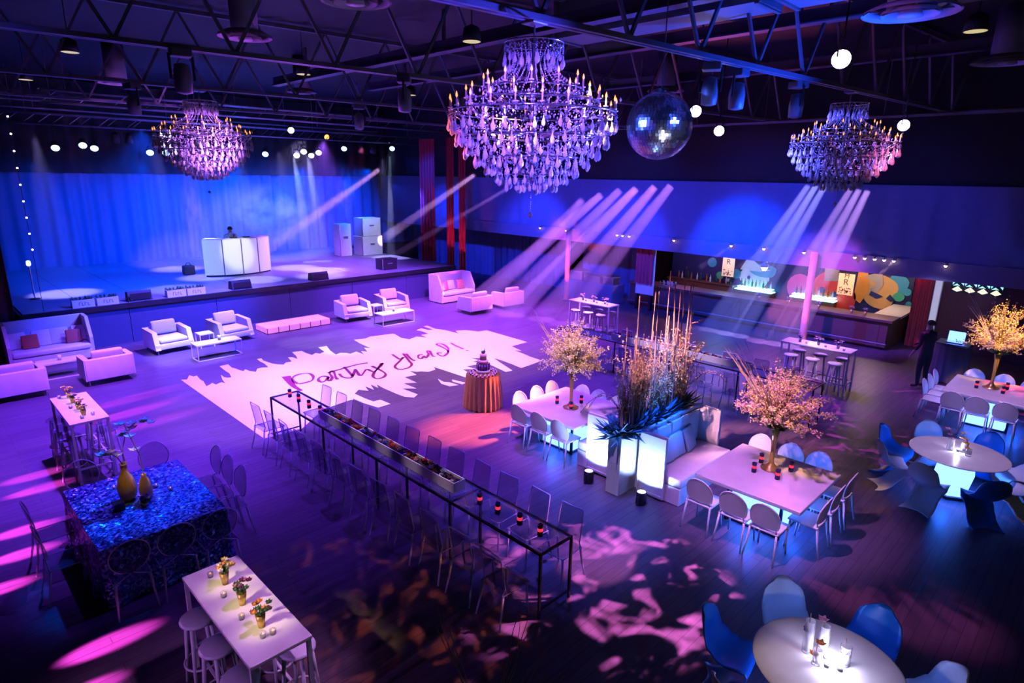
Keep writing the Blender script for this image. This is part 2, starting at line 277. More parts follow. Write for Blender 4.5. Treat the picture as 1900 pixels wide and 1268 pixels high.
# dark plank floor
m,N,L,b=node_mat('floor_wood')
tc=N.new('ShaderNodeTexCoord'); mp=N.new('ShaderNodeMapping'); L.new(tc.outputs['Object'],mp.inputs['Vector'])
br=N.new('ShaderNodeTexBrick'); br.inputs['Scale'].default_value=1; br.inputs['Brick Width'].default_value=1.9; br.inputs['Row Height'].default_value=.13; br.inputs['Mortar Size'].default_value=.004
br.inputs['Color1'].default_value=(.135,.095,.125,1); br.inputs['Color2'].default_value=(.10,.07,.095,1); br.inputs['Mortar'].default_value=(.05,.035,.05,1)
L.new(mp.outputs[0],br.inputs['Vector'])
m2=N.new('ShaderNodeMapping'); m2.inputs['Scale'].default_value=(1.2,14,1); L.new(tc.outputs['Object'],m2.inputs['Vector'])
nz=N.new('ShaderNodeTexNoise'); nz.inputs['Scale'].default_value=1.5; nz.inputs['Detail'].default_value=6; L.new(m2.outputs[0],nz.inputs['Vector'])
cr=N.new('ShaderNodeValToRGB'); cr.color_ramp.elements[0].position=.3; cr.color_ramp.elements[0].color=(.8,.8,.8,1); cr.color_ramp.elements[1].position=.75; cr.color_ramp.elements[1].color=(1.15,1.12,1.12,1); L.new(nz.outputs['Fac'],cr.inputs['Fac'])
mx=N.new('ShaderNodeMix'); mx.data_type='RGBA'; mx.blend_type='MULTIPLY'; mx.inputs[0].default_value=1; L.new(br.outputs['Color'],mx.inputs[6]); L.new(cr.outputs['Color'],mx.inputs[7]); L.new(mx.outputs[2],b.inputs['Base Color'])
b.inputs['Roughness'].default_value=.42; b.inputs['Specular IOR Level'].default_value=.35
bp=N.new('ShaderNodeBump'); bp.inputs['Strength'].default_value=.15; L.new(nz.outputs['Fac'],bp.inputs['Height']); L.new(bp.outputs[0],b.inputs['Normal'])
# sequin cloth: small facets each with its own tilt
m,N,L,b=node_mat('sequin'); tc=N.new('ShaderNodeTexCoord'); vo=N.new('ShaderNodeTexVoronoi'); vo.inputs['Scale'].default_value=42; L.new(tc.outputs['Object'],vo.inputs['Vector'])
cr=N.new('ShaderNodeValToRGB'); cr.color_ramp.elements[0].color=(.02,.05,.30,1); cr.color_ramp.elements[1].color=(.35,.45,.9,1); cr.color_ramp.elements[0].position=.45
sp=N.new('ShaderNodeSeparateColor'); L.new(vo.outputs['Color'],sp.inputs[0]); L.new(sp.outputs[0],cr.inputs['Fac']); L.new(cr.outputs['Color'],b.inputs['Base Color']); b.inputs['Metallic'].default_value=.7; b.inputs['Roughness'].default_value=.3
nm=N.new('ShaderNodeVectorMath'); nm.operation='SUBTRACT'; nm.inputs[1].default_value=(.5,.5,.5); L.new(vo.outputs['Color'],nm.inputs[0])
ns=N.new('ShaderNodeVectorMath'); ns.operation='SCALE'; ns.inputs['Scale'].default_value=1.0; L.new(nm.outputs[0],ns.inputs[0])
ge=N.new('ShaderNodeNewGeometry'); na=N.new('ShaderNodeVectorMath'); na.operation='ADD'; L.new(ge.outputs['Normal'],na.inputs[0]); L.new(ns.outputs[0],na.inputs[1])
nn=N.new('ShaderNodeVectorMath'); nn.operation='NORMALIZE'; L.new(na.outputs[0],nn.inputs[0]); L.new(nn.outputs[0],b.inputs['Normal'])
# corrugated ceiling
m,N,L,b=node_mat('ceiling_corrugated'); tc=N.new('ShaderNodeTexCoord'); wv=N.new('ShaderNodeTexWave'); wv.inputs['Scale'].default_value=3; L.new(tc.outputs['Object'],wv.inputs['Vector'])
bp=N.new('ShaderNodeBump'); bp.inputs['Strength'].default_value=.6; L.new(wv.outputs['Fac'],bp.inputs['Height']); L.new(bp.outputs[0],b.inputs['Normal']); b.inputs['Base Color'].default_value=(.010,.009,.010,1); b.inputs['Roughness'].default_value=.7
# vinyl dance floor
m,N,L,b=node_mat('vinyl_white'); b.inputs['Base Color'].default_value=(.82,.80,.82,1); b.inputs['Roughness'].default_value=.3
nz=N.new('ShaderNodeTexNoise'); nz.inputs['Scale'].default_value=2.5; bp=N.new('ShaderNodeBump'); bp.inputs['Strength'].default_value=.03; L.new(nz.outputs['Fac'],bp.inputs['Height']); L.new(bp.outputs[0],b.inputs['Normal'])
# mirror tiles
pm('mirror',(.75,.8,.95),.22,1,var=.02)
VINYL=[(4.47, 15.97), (4.59, 15.9), (4.74, 16.21), (4.78, 16.03), (4.87, 16.05), (4.82, 15.68), (4.83, 15.5), (4.75, 15.06), (4.87, 15.14), (4.94, 15.22), (4.96, 15.03), (5.12, 15.12), (5.16, 14.97), (5.22, 15.32), (5.33, 15.71), (5.32, 15.47), (5.37, 15.36), (5.45, 15.35), (5.54, 15.71), (5.54, 15.96), (5.57, 16.33), (5.58, 16.48), (5.81, 16.5), (5.77, 16.16), (5.81, 15.98), (5.83, 15.8), (5.87, 15.64), (5.97, 15.77), (5.99, 15.55), (6.08, 15.37), (6.22, 15.61), (6.35, 15.62), (6.49, 15.54), (6.55, 15.93), (6.55, 16.21), (6.58, 16.47), (6.7, 16.46), (6.64, 16.2), (6.68, 15.95), (6.7, 15.79), (6.76, 15.64), (6.88, 15.49), (7.02, 15.64), (7.17, 15.61), (7.28, 16.06), (7.38, 15.98), (7.4, 15.73), (7.52, 16.07), (7.6, 16.47), (7.87, 16.43), (7.85, 16.17), (7.88, 15.83), (8.05, 15.95), (8.11, 15.81), (8.31, 15.91), (8.4, 16.45), (8.66, 16.42), (8.49, 15.91), (8.4, 15.43), (8.59, 15.5), (8.7, 15.38), (8.75, 15.23), (8.99, 15.31), (9.0, 14.9), (9.12, 15.27), (9.23, 15.09), (9.38, 15.52), (9.5, 15.34), (9.56, 16.05), (9.64, 16.52), (9.98, 16.41), (10.21, 16.52), (10.96, 16.37), (10.98, 16.25), (10.86, 15.75), (10.94, 15.42), (11.31, 15.55), (11.5, 15.24), (11.56, 15.63), (11.82, 15.57), (11.87, 15.99), (11.82, 16.24), (12.09, 16.34), (12.12, 15.99), (12.28, 15.95), (12.32, 16.52), (12.48, 16.52), (12.4, 15.96), (12.53, 15.62), (12.55, 15.28), (12.58, 14.98), (12.74, 15.32), (13.03, 15.18), (13.13, 14.98), (13.23, 14.74), (13.55, 14.68), (13.48, 12.74), (12.78, 12.72), (12.69, 12.43), (12.64, 12.18), (12.52, 12.36), (12.44, 11.89), (12.37, 11.54), (12.35, 11.09), (11.98, 11.04), (11.42, 10.99), (11.48, 11.42), (11.52, 11.84), (11.51, 12.16), (11.35, 11.76), (11.08, 10.99), (10.87, 11.03), (10.97, 11.59), (11.03, 11.9), (11.21, 12.43), (11.03, 12.59), (11.05, 12.31), (10.84, 12.3), (10.89, 12.03), (10.42, 12.08), (10.46, 11.75), (10.17, 11.95), (10.07, 11.49), (9.79, 11.41), (9.77, 11.9), (9.76, 12.25), (9.74, 12.65), (9.63, 12.43), (9.37, 12.4), (9.26, 12.56), (9.14, 12.61), (9.06, 12.81), (8.99, 12.4), (8.65, 12.45), (8.62, 11.9), (8.35, 12.07), (8.36, 11.55), (8.1, 11.78), (8.13, 11.19), (7.95, 11.08), (7.81, 11.26), (7.79, 11.61), (7.79, 12.07), (7.82, 12.45), (7.71, 12.2), (7.71, 12.55), (7.56, 12.16), (7.54, 12.53), (7.42, 12.17), (7.29, 12.4), (7.07, 12.22), (7.08, 11.77), (7.11, 11.48), (7.29, 11.47), (7.31, 11.09), (6.98, 11.09), (6.91, 11.46), (6.86, 11.82), (6.8, 11.92), (6.05, 11.81), (5.21, 11.13), (4.45, 11.16)]
STRIPS=[[(9.19, 11.77), (9.15, 11.48), (9.24, 11.36), (9.27, 11.05), (9.05, 11.13), (9.02, 11.42)], [(9.42, 11.49), (9.51, 11.07), (9.37, 11.03), (9.33, 11.36)]]
STROKES=[('P', [(6.48, 14.5), (6.37, 14.09), (6.27, 13.63), (6.26, 13.23)]), ('P', [(6.43, 13.76), (6.44, 14.0), (6.54, 14.27), (6.71, 14.41), (6.9, 14.43), (7.02, 14.32), (6.98, 14.05), (6.83, 13.79), (6.65, 13.72), (6.44, 13.73)]), ('a', [(7.24, 13.76), (7.17, 13.88), (7.03, 13.83), (6.92, 13.65), (6.92, 13.48), (7.07, 13.55), (7.24, 13.74), (7.11, 13.53), (7.11, 13.42)]), ('r', [(7.11, 13.42), (7.29, 13.65), (7.42, 14.01), (7.56, 14.13), (7.51, 13.93), (7.36, 13.59), (7.31, 13.41)]), ('t', [(7.97, 14.23), (7.82, 13.71), (7.71, 13.39), (7.58, 13.31), (7.5, 13.5), (7.57, 13.79)]), ('t', [(7.39, 14.04), (7.94, 14.14), (8.35, 14.18), (8.63, 14.13)]), ('y', [(7.7, 13.37), (7.91, 13.63), (8.08, 13.85), (7.91, 13.41), (7.93, 13.3), (8.28, 13.64), (8.3, 13.46), (8.36, 13.35), (8.89, 13.84), (8.73, 13.64), (8.36, 13.35), (8.1, 13.04), (8.06, 12.81), (8.24, 12.79), (8.43, 12.97), (8.51, 13.27), (8.55, 13.8)]), ('H', [(9.59, 14.37), (9.51, 14.04), (9.48, 13.82), (9.67, 13.93), (9.3, 13.63), (9.01, 13.39), (8.91, 13.16), (8.98, 13.03), (9.19, 13.03), (9.43, 13.21), (9.58, 13.55), (9.87, 14.23)]), ('H', [(9.93, 14.17), (9.73, 13.67), (9.69, 13.42)]), ('A', [(10.22, 13.76), (10.12, 13.81), (9.95, 13.62), (9.95, 13.47), (10.18, 13.65), (10.09, 13.48), (10.12, 13.46)]), ('R', [(10.12, 13.46), (10.36, 13.68), (10.53, 13.98), (10.59, 13.93), (10.34, 13.46), (10.39, 13.42)]), ('D', [(10.73, 13.53), (10.65, 13.63), (10.54, 13.43), (10.59, 13.26), (10.97, 13.54), (11.13, 13.98), (11.2, 14.37), (11.33, 14.43), (11.35, 14.2), (11.16, 13.76), (10.89, 13.46)]), ('!', [(11.64, 14.23), (11.54, 13.87), (11.48, 13.44)]), ('!', [(11.47, 13.29), (11.45, 13.23)])]
# ---------------------------------------------------------------- the room
struct(MB().box(-6,27,-4,31,-.12,0).build('floor','floor_wood'))
struct(MB().box(-6,27,-4,31,8.3,8.42).build('ceiling','ceiling_corrugated'))
struct(MB().box(-6.2,27,30.6,31,0,8.3).build('wall_back','wall_black'))
struct(MB().box(-6.3,-6,-4,31,0,8.3).build('wall_left','wall_black'))
def drape(name,x0,y0,x1,y1,z0,z1,mat,fold=.35,amp=.07,parent=None):
    L=math.hypot(x1-x0,y1-y0); n=max(12,int(L/fold*8)); ux,uy=(x1-x0)/L,(y1-y0)/L; nx,ny=-uy,ux
    rr=random.Random(int(L*100)); ph=rr.random()*6
    m=MB()
    def fn(u,v,off=0):
        s=u*L; a=amp*math.sin(s/fold*6.283+ph+.6*math.sin(s*1.7))*(1-.35*v)+amp*.4*math.sin(s*3.1)+off
        return (x0+ux*s+nx*a,y0+uy*s+ny*a,z0+(z1-z0)*v)
    m.grid(lambda u,v:fn(u,v),n,4); m.grid(lambda u,v:fn(1-u,v,.02),n,4)
    return m.build(name,mat,parent,True)
# long wall above the bar: blue drape over a soffit; black above puts the blue wash's cut-off into colour
W1=struct(MB().box(19.95,20.3,-4,30.6,4.9,8.3).build('wall_right_upper','wall_black'))
o=drape('wall_drape',19.85,30.4,19.85,-4,2.95,4.92,'wall_drape',.8,.03); tag(o,'long smooth drape washed in deep blue above the bar soffit','drape')
struct(MB().box(19.8,25.2,-4,30.6,2.45,2.95).build('trim_1','soffit_paint'))
struct(MB().box(25.0,25.3,-4,30.6,0,2.45).build('wall_right','wall_black'))
for i,(y,l) in enumerate(((6.72,'slim pink lit pillar beside the white tall table by the bar'),(16.35,'slim pink lit pillar behind the tall table beside the draped table'))):
    p=thing('pillar',l,'pillar',(19.62,y,0)); MB().lathe([(.115,0),(.115,.02),(.105,.06),(.105,2.93)],14).build('shaft','pillar_paint',p,True); MB().lathe([(.17,0),(.17,.03),(.12,.05)],14).build('base_plate','grey_metal',p)
# ---------------------------------------------------------------- stage
st=thing('stage','wide low stage with dark deck and plain front skirt','stage',(0,0,0))
MB().box(2.15,17.1,20.7,30.5,0,1.14).build('platform','stage_skirt',st)
for i in range(10):
    x0=2.1+i*1.505; MB().box(x0+.006,x0+1.499,20.62,30.5,1.14,1.2).build('deck_panel','stage_deck',st)
MB().box(2.1,17.15,20.58,20.66,1.06,1.2).build('front_edge','dark_metal',st); MB().box(2.06,2.14,20.6,30.5,1.06,1.2).build('side_edge','dark_metal',st)
for i in range(6): MB().box(2.15+i*2.49,2.15+i*2.49+2.475,20.66,20.7,0,1.06).build('skirt_panel','stage_skirt',st)
o=drape('backdrop_curtain',24.0,30.2,2.2,30.2,1.2,8.2,'curtain_blue',.55,.10); tag(o,'blue washed curtain hanging across the back of the stage','curtain')
o=drape('backdrop_shade_sheet',24.0,29.75,2.2,29.75,4.85,8.25,'wall_black',.6,.05); tag(o,'added black sheet darkening the top of the stage backdrop','curtain')  # sheet added so the top of the backdrop goes black
o=drape('side_curtain',1.95,20.52,.2,20.6,0,8.2,'curtain_dark',.4,.08); tag(o,'dark maroon curtain at the side of the stage behind the high-backed sofa','curtain')
o=drape('side_curtain',1.95,20.9,1.95,30,0,8.2,'curtain_dark',.4,.06); tag(o,'dark maroon curtain running back along the open side of the stage','curtain')
o=drape('red_curtain',16.95,20.9,17.25,20.8,1.2,6.5,'curtain_red',.12,.05); tag(o,'narrow red curtain strip at the stage corner above the small high-backed sofa','curtain')
o=drape('red_curtain',17.1,23.0,17.3,22.2,1.2,6.5,'curtain_red',.16,.06); tag(o,'red curtain strip standing on the stage beside the speaker stack','curtain')
o=drape('red_curtain',17.45,20.7,17.7,20.55,0,6.5,'curtain_red',.12,.05); tag(o,'red curtain strip reaching the floor behind the small high-backed sofa','curtain')
o=drape('blue_curtain',21.7,29.5,21.7,17.9,0,2.44,'curtain_blue',.5,.06); tag(o,'blue lit curtain under the soffit between stage and draped table','curtain')
o=drape('blue_curtain',22.2,17.6,22.2,14.5,0,2.44,'wall_drape',.5,.05); tag(o,'dark blue curtain hanging behind the draped table under the soffit','curtain')
# string of tiny lamps on the stage side
sl=thing('light_string','vertical string of tiny white lamps at the dark stage side','lights',(2.62,20.75,0)); MB().tube([(0,0,1.2),(0,0,6.2)],.008,4).build('wire','black',sl)
b0=MB().ico((0,0,0),.025).build('bulb','bulb_pink',sl); b0.location=(0,-.02,2.9)
for k in range(1,9): inst(b0,sl,(0,-.02,2.9+k*.42))
# ---------------------------------------------------------------- roof steel
def joist(y0,y1,x0,x1,zb,zt,label):
    t=thing('roof_joist',label,'roof beam',(0,0,0))
    def P(u,z): return (x0+(x1-x0)*u,y0+(y1-y0)*u,z)
    m=MB(); 
    for dy in(-.05,.05): m.tube([(x0,y0+dy,zb),(x1,y1+dy,zb)],.045,4)
    m.build('bottom_chord','steel_paint',t)
    m=MB(); m.tube([P(0,zt),P(1,zt)],.06,4); m.build('top_chord','steel_paint',t)
    n=int((x1-x0)/1.5)
    for k in range(n):
        MB().tube([P(k/n,zb),P((k+.5)/n,zt)],.032,4).build('web_brace','steel_paint',t); MB().tube([P((k+.5)/n,zt),P((k+1)/n,zb)],.032,4).build('web_brace','steel_paint',t)
    return t
def jy(yb): return yb+.55, yb-1.9
JL=['roof joist carrying the big chandelier over the glass table','roof joist crossing above the dance floor middle','roof joist carrying the chandelier above the sofa side','roof joist just in front of the stage truss']
for yb,l in zip((5.3,10.2,14.95,19.6),JL):
    a,b=jy(yb); joist(a,b,-.5,24.0 if yb<6 else 19.8,6.72,8.2,l)
for i,(x,z,l) in enumerate(((8.9,7.5,'roof purlin running past the disco ball'),(12.2,7.7,'roof purlin above the round dish of the dark corner'),(16.2,7.6,'roof purlin above the far chandelier'))):
    t=thing('roof_purlin',l,'roof beam'); MB().box(x-.05,x+.05,-3,19,z,z+.22).build('web','steel_paint',t); MB().box(x-.12,x+.12,-3,19,z-.025,z).build('flange','steel_paint',t)
    for yy in (-1,5,11,17): MB().box(x-.03,x+.03,yy-.03,yy+.03,z+.22,8.3).build('hanger','steel_paint',t)
for x0,y0,y1,z,l in ((9.3,1.0,4.2,7.45,'blue lit sheet metal duct high beside the disco ball'),(9.3,4.4,8.3,7.45,'second length of blue lit duct nearer the stage'),):
    t=thing('air_duct',l,'duct'); MB().box(x0,x0+.75,y0,y1,z,z+.6).build('body','duct',t)
    for yy in (y0+.04,y1-.04): MB().box(x0-.03,x0+.78,yy-.03,yy+.03,z-.03,z+.63).build('flange','grey_metal',t); 
    for yy in (y0+.4,y1-.4): MB().box(x0+.3,x0+.34,yy,yy+.04,z+.6,8.3).build('hanger','steel_paint',t)
for y0,y1,x,z,l in ((-2,13,23.2,7.0,'long pipe rail crossing above the bar drape'),(-2,15,21.6,6.9,'thin second pipe rail above the bar drape')):
    x-=3.6; t=thing('lighting_pipe',l,'pipe'); z0=5+(z-5)*(x/(x+3.6)); MB().tube([(x,y0,z0),(x,y1,z0)],.035,8).build('tube','steel_paint',t,True)
    for yy in range(int(y0)+1,int(y1),3): MB().tube([(x,yy,z0),(x,yy,8.3)],.012,5).build('hanger','steel_paint',t)
# stage box trusses
def truss(y,z,x0,x1,label,h=.32):
    t=thing('lighting_truss',label,'truss')
    for dy in(-h/2,h/2):
        for dz in(0,h): MB().tube([(x0,y+dy,z+dz),(x1,y+dy,z+dz)],.025,6).build('chord','grey_metal',t,True)
    n=int((x1-x0)/.8)
    br=MB().tube([(0,0,0),(.4,0,h)],.012,5).build('brace','grey_metal',t); br.location=(x0,y-h/2,z); br2=MB().tube([(0,0,0),(.4,h,0)],.012,5).build('brace','grey_metal',t); br2.location=(x0,y-h/2,z)
    for k in range(1,n): inst(br,t,(x0+k*(x1-x0)/n,y-h/2,z)); inst(br2,t,(x0+k*(x1-x0)/n,y-h/2,z))
    for k in range(4):
        x=x0+.6+k*(x1-x0-1.2)/3; MB().tube([(x,y,z+h),(x,y,8.3)],.012,5).build('hanger','steel_paint',t)
truss(24.9,6.35,3.0,18.5,'front lighting truss above the stage with the blue lamps'); truss(27.4,6.5,3.0,18.5,'rear lighting truss deep above the stage'); truss(21.6,6.75,3.5,18.5,'lighting truss above the front edge of the stage')
for y,z,x1,l in ((23.2,6.9,17,'dark pipe batten above the stage between two trusses'),(26.1,6.9,17,'dark pipe batten deeper above the stage')):
    t=thing('pipe_batten',l,'pipe'); MB().tube([(2.5,y,z),(x1,y,z)],.03,6).build('tube','steel_paint',t)
    for x in (4,9,14): MB().tube([(x,y,z),(x,y,8.3)],.012,5).build('hanger','steel_paint',t)
# ---------------------------------------------------------------- dance floor
df=thing('dance_floor_vinyl','white brush-stroke vinyl sheet lettered Party Hard! on the dance floor','dance floor',(0,0,0))
MB().prism(VINYL,.001,.006).build('sheet','vinyl_white',df)
for s in STRIPS: MB().prism(s,.001,.006).build('brush_streak','vinyl_white',df)
def smooth_line(p,n=5):
    q=[Vector((*a,0)) for a in p]; out=[]
    for i in range(len(q)-1):
        a,b,c,d=q[max(i-1,0)],q[i],q[i+1],q[min(i+2,len(q)-1)]
        for k in range(n):
            t=k/n; out.append(.5*((2*b)+(c-a)*t+(2*a-5*b+4*c-d)*t*t+(3*b-a-3*c+d)*t**3))
    return out+[q[-1]]
for k,p in STROKES:
    pts=smooth_line(p); m=MB(); n=len(pts); V=[];F=[]
    for i,a in enumerate(pts):
        t=(pts[min(i+1,n-1)]-pts[max(i-1,0)]); t.normalize(); s=Vector((-t.y,t.x,0))
        wd=.034+.009*math.sin(i*.5)
        if k=='P' and len(p)==4: wd=.11-.08*i/n
        elif k in 'tH!' : wd=.036
        for z in(.006,.0095): V+= [a+s*wd+Vector((0,0,z)),a-s*wd+Vector((0,0,z))]
    for i in range(n-1):
        b=i*4; F+=[(b+2,b+3,b+7,b+6),(b+1,b,b+4,b+5),(b,b+2,b+6,b+4),(b+3,b+1,b+5,b+7)]
    F+=[(0,1,3,2),(4*n-4,4*n-2,4*n-1,4*n-3)]
    m.add(V,F).build('lettering_stroke','ink',df)
# ---------------------------------------------------------------- chairs
def leg_tube(x,y,z,dx,dy,r0=.016,r1=.011): return MB().tube([(x,y,z),(x+dx*.4,y+dy*.4,z*.5),(x+dx,y+dy,0)],[r0,(r0+r1)/2,r1],8)
def back_panel(w,z0,z1,shape,tilt=.16,th=.012,y0=-.195):
    """curved back panel; shape(v)->half width factor"""
    def fn(side):
        def g(u,v):
            s=(u*2-1)*w/2*shape(v); z=z0+(z1-z0)*v; return (s,y0-tilt*(z-z0)+.10*(s*s)/(w*w/4)*.35+side*th/2,z)
        return g
    m=MB(); m.grid(fn(1),10,10); f0=len(m.f); m.grid(lambda u,v:fn(-1)(1-u,v),10,10); return m
def round_shape(v): return math.sqrt(max(0,1-((v-.42)/.58)**2)) if v>.42 else .80+.20*math.sqrt(max(0,1-((.42-v)/.42)**2))
def oval_shape(v): return max(.04,math.sqrt(max(0,1-(2*v-1)**2)))
def rect_shape(v): return 1-.06*v if v<.94 else .9
def make_chair(name,cat,mat,shape,w,z0,z1,top_r=True,seatz=.45):
    em='acrylic_highlight' if mat=='clear_acrylic' else mat
    def mk():
        t=thing(name,'chair',cat)
        MB().rbox(-.205,.205,-.2,.21,seatz-.03,seatz,.014).build('seat',mat,t,True)
        for sx in(-1,1):
            leg_tube(sx*.175,.175,seatz-.02,sx*.02,.03).build('leg',em,t,True); leg_tube(sx*.18,-.185,seatz-.02,sx*.03,-.08).build('leg',em,t,True)
        back_panel(w,z0,z1,shape).build('backrest',mat,t,True)
        # rim round the back, running down into the seat
        pts=[]
        for i in range(13):
            v=i/12; s=w/2*shape(min(v,.985)); z=z0+(z1-z0)*v; pts.append((-s,-.195-.16*(z-z0)+.035*(s/(w/2))**2,z))
        pts=[(-.18,-.19,seatz-.02)]+pts+[(-a,b,c) for a,b,c in pts[::-1]]+[(.18,-.19,seatz-.02)]
        MB().tube(pts,.0075 if em!=mat else .011,6).build('back_frame',em,t,True)
        if em!=mat: MB().tube([(-.2,-.19,seatz-.015),(-.2,.2,seatz-.015),(.2,.2,seatz-.015),(.2,-.19,seatz-.015)],.0065,6).build('seat_edge',em,t,True)
        return t
    return mk
white_chair=make_chair('dining_chair','chair','white_plastic',round_shape,.40,.485,.84)
ghost_chair=make_chair('clear_chair','chair','clear_acrylic',rect_shape,.37,.50,.93)
ghost_oval=make_chair('clear_medallion_chair','chair','clear_acrylic',oval_shape,.42,.52,.96)
PI=math.pi
# facing: local +y is the sitter's front.  rz=-pi/2 faces +x, pi/2 faces -x, 0 faces +y, pi faces -y
G='white dining chairs round the square tables'
for n,y in enumerate((3.73,3.22,2.77)):
    place('wc',white_chair,'white chair, glass-table side of the front lit square table, %s from the banquette'%ORD[n],(7.83,y,0),-PI/2,G)
for n,x in enumerate((8.40,8.92,9.47)):
    place('wc',white_chair,'white chair at the open end of the front lit square table, %s from glass table'%ORD[n],(x,2.46,0),0,G)
for n,y in enumerate((3.78,3.28,2.84)):
    place('wc',white_chair,'white chair, bar side of the front lit square table, %s from the banquette'%ORD[n],(9.62,y,0),PI/2,G)
for n,y in enumerate((7.6,7.08,6.58)):
    place('wc',white_chair,'white chair, glass-table side of the square table near the cake, %s from cake'%ORD[n],(8.03,y,0),-PI/2,G)
for n,x in enumerate((8.33,8.83,9.30)):
    place('wc',white_chair,'white chair, dance-floor end of the square table near the cake, %s from cake'%ORD[n],(x,7.85,0),PI,G)
for n,y in enumerate((7.45,7.03,6.55)):
    place('wc',white_chair,'white chair, bar side of the square table near the cake, %s from dance floor'%ORD[n],(9.38,y,0),PI/2,G)
for n,y in enumerate((2.02,1.6,1.14)):
    place('wc',white_chair,'white chair, back turned, at the marble table with yellow tree, %s from the bar end'%ORD[n],(15.2,y,0),-PI/2,G)
for n,x in enumerate((15.5,16.0,16.5)):
    place('wc',white_chair,'white chair edge-on at the bar end of the yellow-tree marble table, %s of three'%ORD[n],(x,2.42,0),PI,G)
for n,y in enumerate((2.0,1.45,.95)):
    place('wc',white_chair,'white chair, far side of the yellow-tree marble table, %s from the staff member'%ORD[n],(17.03,y,0),PI/2,G)
G2='clear acrylic chairs along the glass tables'
for n in range(12):
    y=10.70-n*.572
    place('gc',ghost_chair,'clear chair, cake side of the long glass table with candles, %s from dance floor'%ORD[n],(5.36,y,0),PI/2+.06*math.sin(n*3),G2)
    place('gc',ghost_chair,'clear chair, sequin-table side of the glass table with candles, %s from dance floor'%ORD[n],(4.38,y,0),-PI/2+.06*math.sin(n*2+1),G2)
for n,y in enumerate((9.4,8.4,7.4,6.4,5.6,4.9)):
    place('gc',ghost_chair,'clear chair on the bar side of the far glass table, %s from dance floor'%ORD[n],(13.72,y,0),PI/2,G2)
    place('gc',ghost_chair,'clear chair on the planter side of the far glass table, %s from dance floor'%ORD[n],(12.62,y,0),-PI/2,G2)
G3='clear chairs round the sequin table'
for n,y in enumerate((9.24,8.79,8.32)): place('go',ghost_oval,'clear oval-backed chair, glass-table side of the sequin table, %s from the stage'%ORD[n],(2.72,y,0),PI/2,G3)
for n,x in enumerate((1.30,1.80,2.30)): place('go',ghost_oval,'clear oval-backed chair shaded at the near end of the sequin table, %s from wall'%ORD[n],(x,7.60,0),0,G3)
for n,x in enumerate((1.35,2.28)): place('go',ghost_oval,'clear oval-backed chair behind the blue sequin table, %s from the wall'%ORD[n],(x,9.82,0),PI,G3)
for n,y in enumerate((9.2,8.4)): place('go',ghost_oval,'clear oval-backed chair, magenta-lit wall side of sequin table, %s from the stage'%ORD[n],(.83,y,0),-PI/2,G3)
# S-curved chairs
def panton(mat):
    def mk():
        t=thing('curved_shell_chair','chair','chair')
        prof=[(-.30,.85,.22),(-.27,.74,.23),(-.23,.60,.235),(-.185,.49,.24),(-.10,.42,.25),(.02,.40,.255),(.14,.41,.25),(.215,.40,.24),(.235,.35,.22),(.20,.27,.20),(.13,.19,.19),(.06,.11,.20),(-.03,.05,.21),(-.13,.018,.215),(-.18,.010,.215)]
        def fn(u,v):
            f=v*(len(prof)-1); i=min(int(f),len(prof)-2); k=f-i
            y,z,w=[prof[i][j]*(1-k)+prof[i+1][j]*k for j in range(3)]
            s=u*2-1; top=1 if v>.2 else (1-.78*((.2-v)/.2)**2.6)**.5
            edge=s*s; lift=.05*edge if .2<v<.6 else (-.02*edge if v>.75 else 0)
            yy=y+(.06*edge if v<.35 else 0)-( .10*edge if v>.62 else 0)
            return (s*w*top,yy,max(.008,z+lift-(.035*edge*(1-v/.08) if v<.08 else 0)))
        o=MB().grid(fn,10,28).build('shell',mat,t,True)
        md=o.modifiers.new('thickness','SOLIDIFY'); md.thickness=.014; md.offset=0
        return t
    return mk
def ring(cx,cy,r,items,table,group):
    for ang,mat,lab in items:
        a=math.radians(ang); place('pt'+mat,panton(mat),lab,(cx+r*math.cos(a),cy+r*math.sin(a),0),a+PI/2,group)
ring(11.76,1.35,.92,[(83,'blue_plastic','blue curved shell chair at the far left of the small round table'),(33,'white_plastic','white curved shell chair behind the small round table, nearest the marble table'),
 (122,'white_plastic','white curved shell chair side-on, between the blue chairs of the small round table'),(167,'white_plastic','white curved shell chair turned away, base towards the lit square table'),
 (214,'blue_plastic','dark blue curved shell chair in front of the hexagonal lit base'),(-14,'blue_plastic','teal blue curved shell chair beyond the small round table, below the marble table'),
 (260,'white_plastic','curved shell chair in shade right of the lit hexagonal base'),(-58,'white_plastic','white curved shell chair at the picture edge by the small round table')],'','curved chairs at the small round table')
ring(5.37,1.22,.86,[(100,'blue_plastic','blue curved shell chair side-on left of the round table with glass vases'),(42,'white_plastic','white curved shell chair behind the tall glass vases'),(-8,'blue_plastic','bright blue curved shell chair right of the glass vases'),
 (150,'white_plastic','white curved shell chair low at the left of the vase table'),(-52,'white_plastic','pale curved shell chair alone in the dark right corner by the vase table')],'','curved chairs at the vase table')
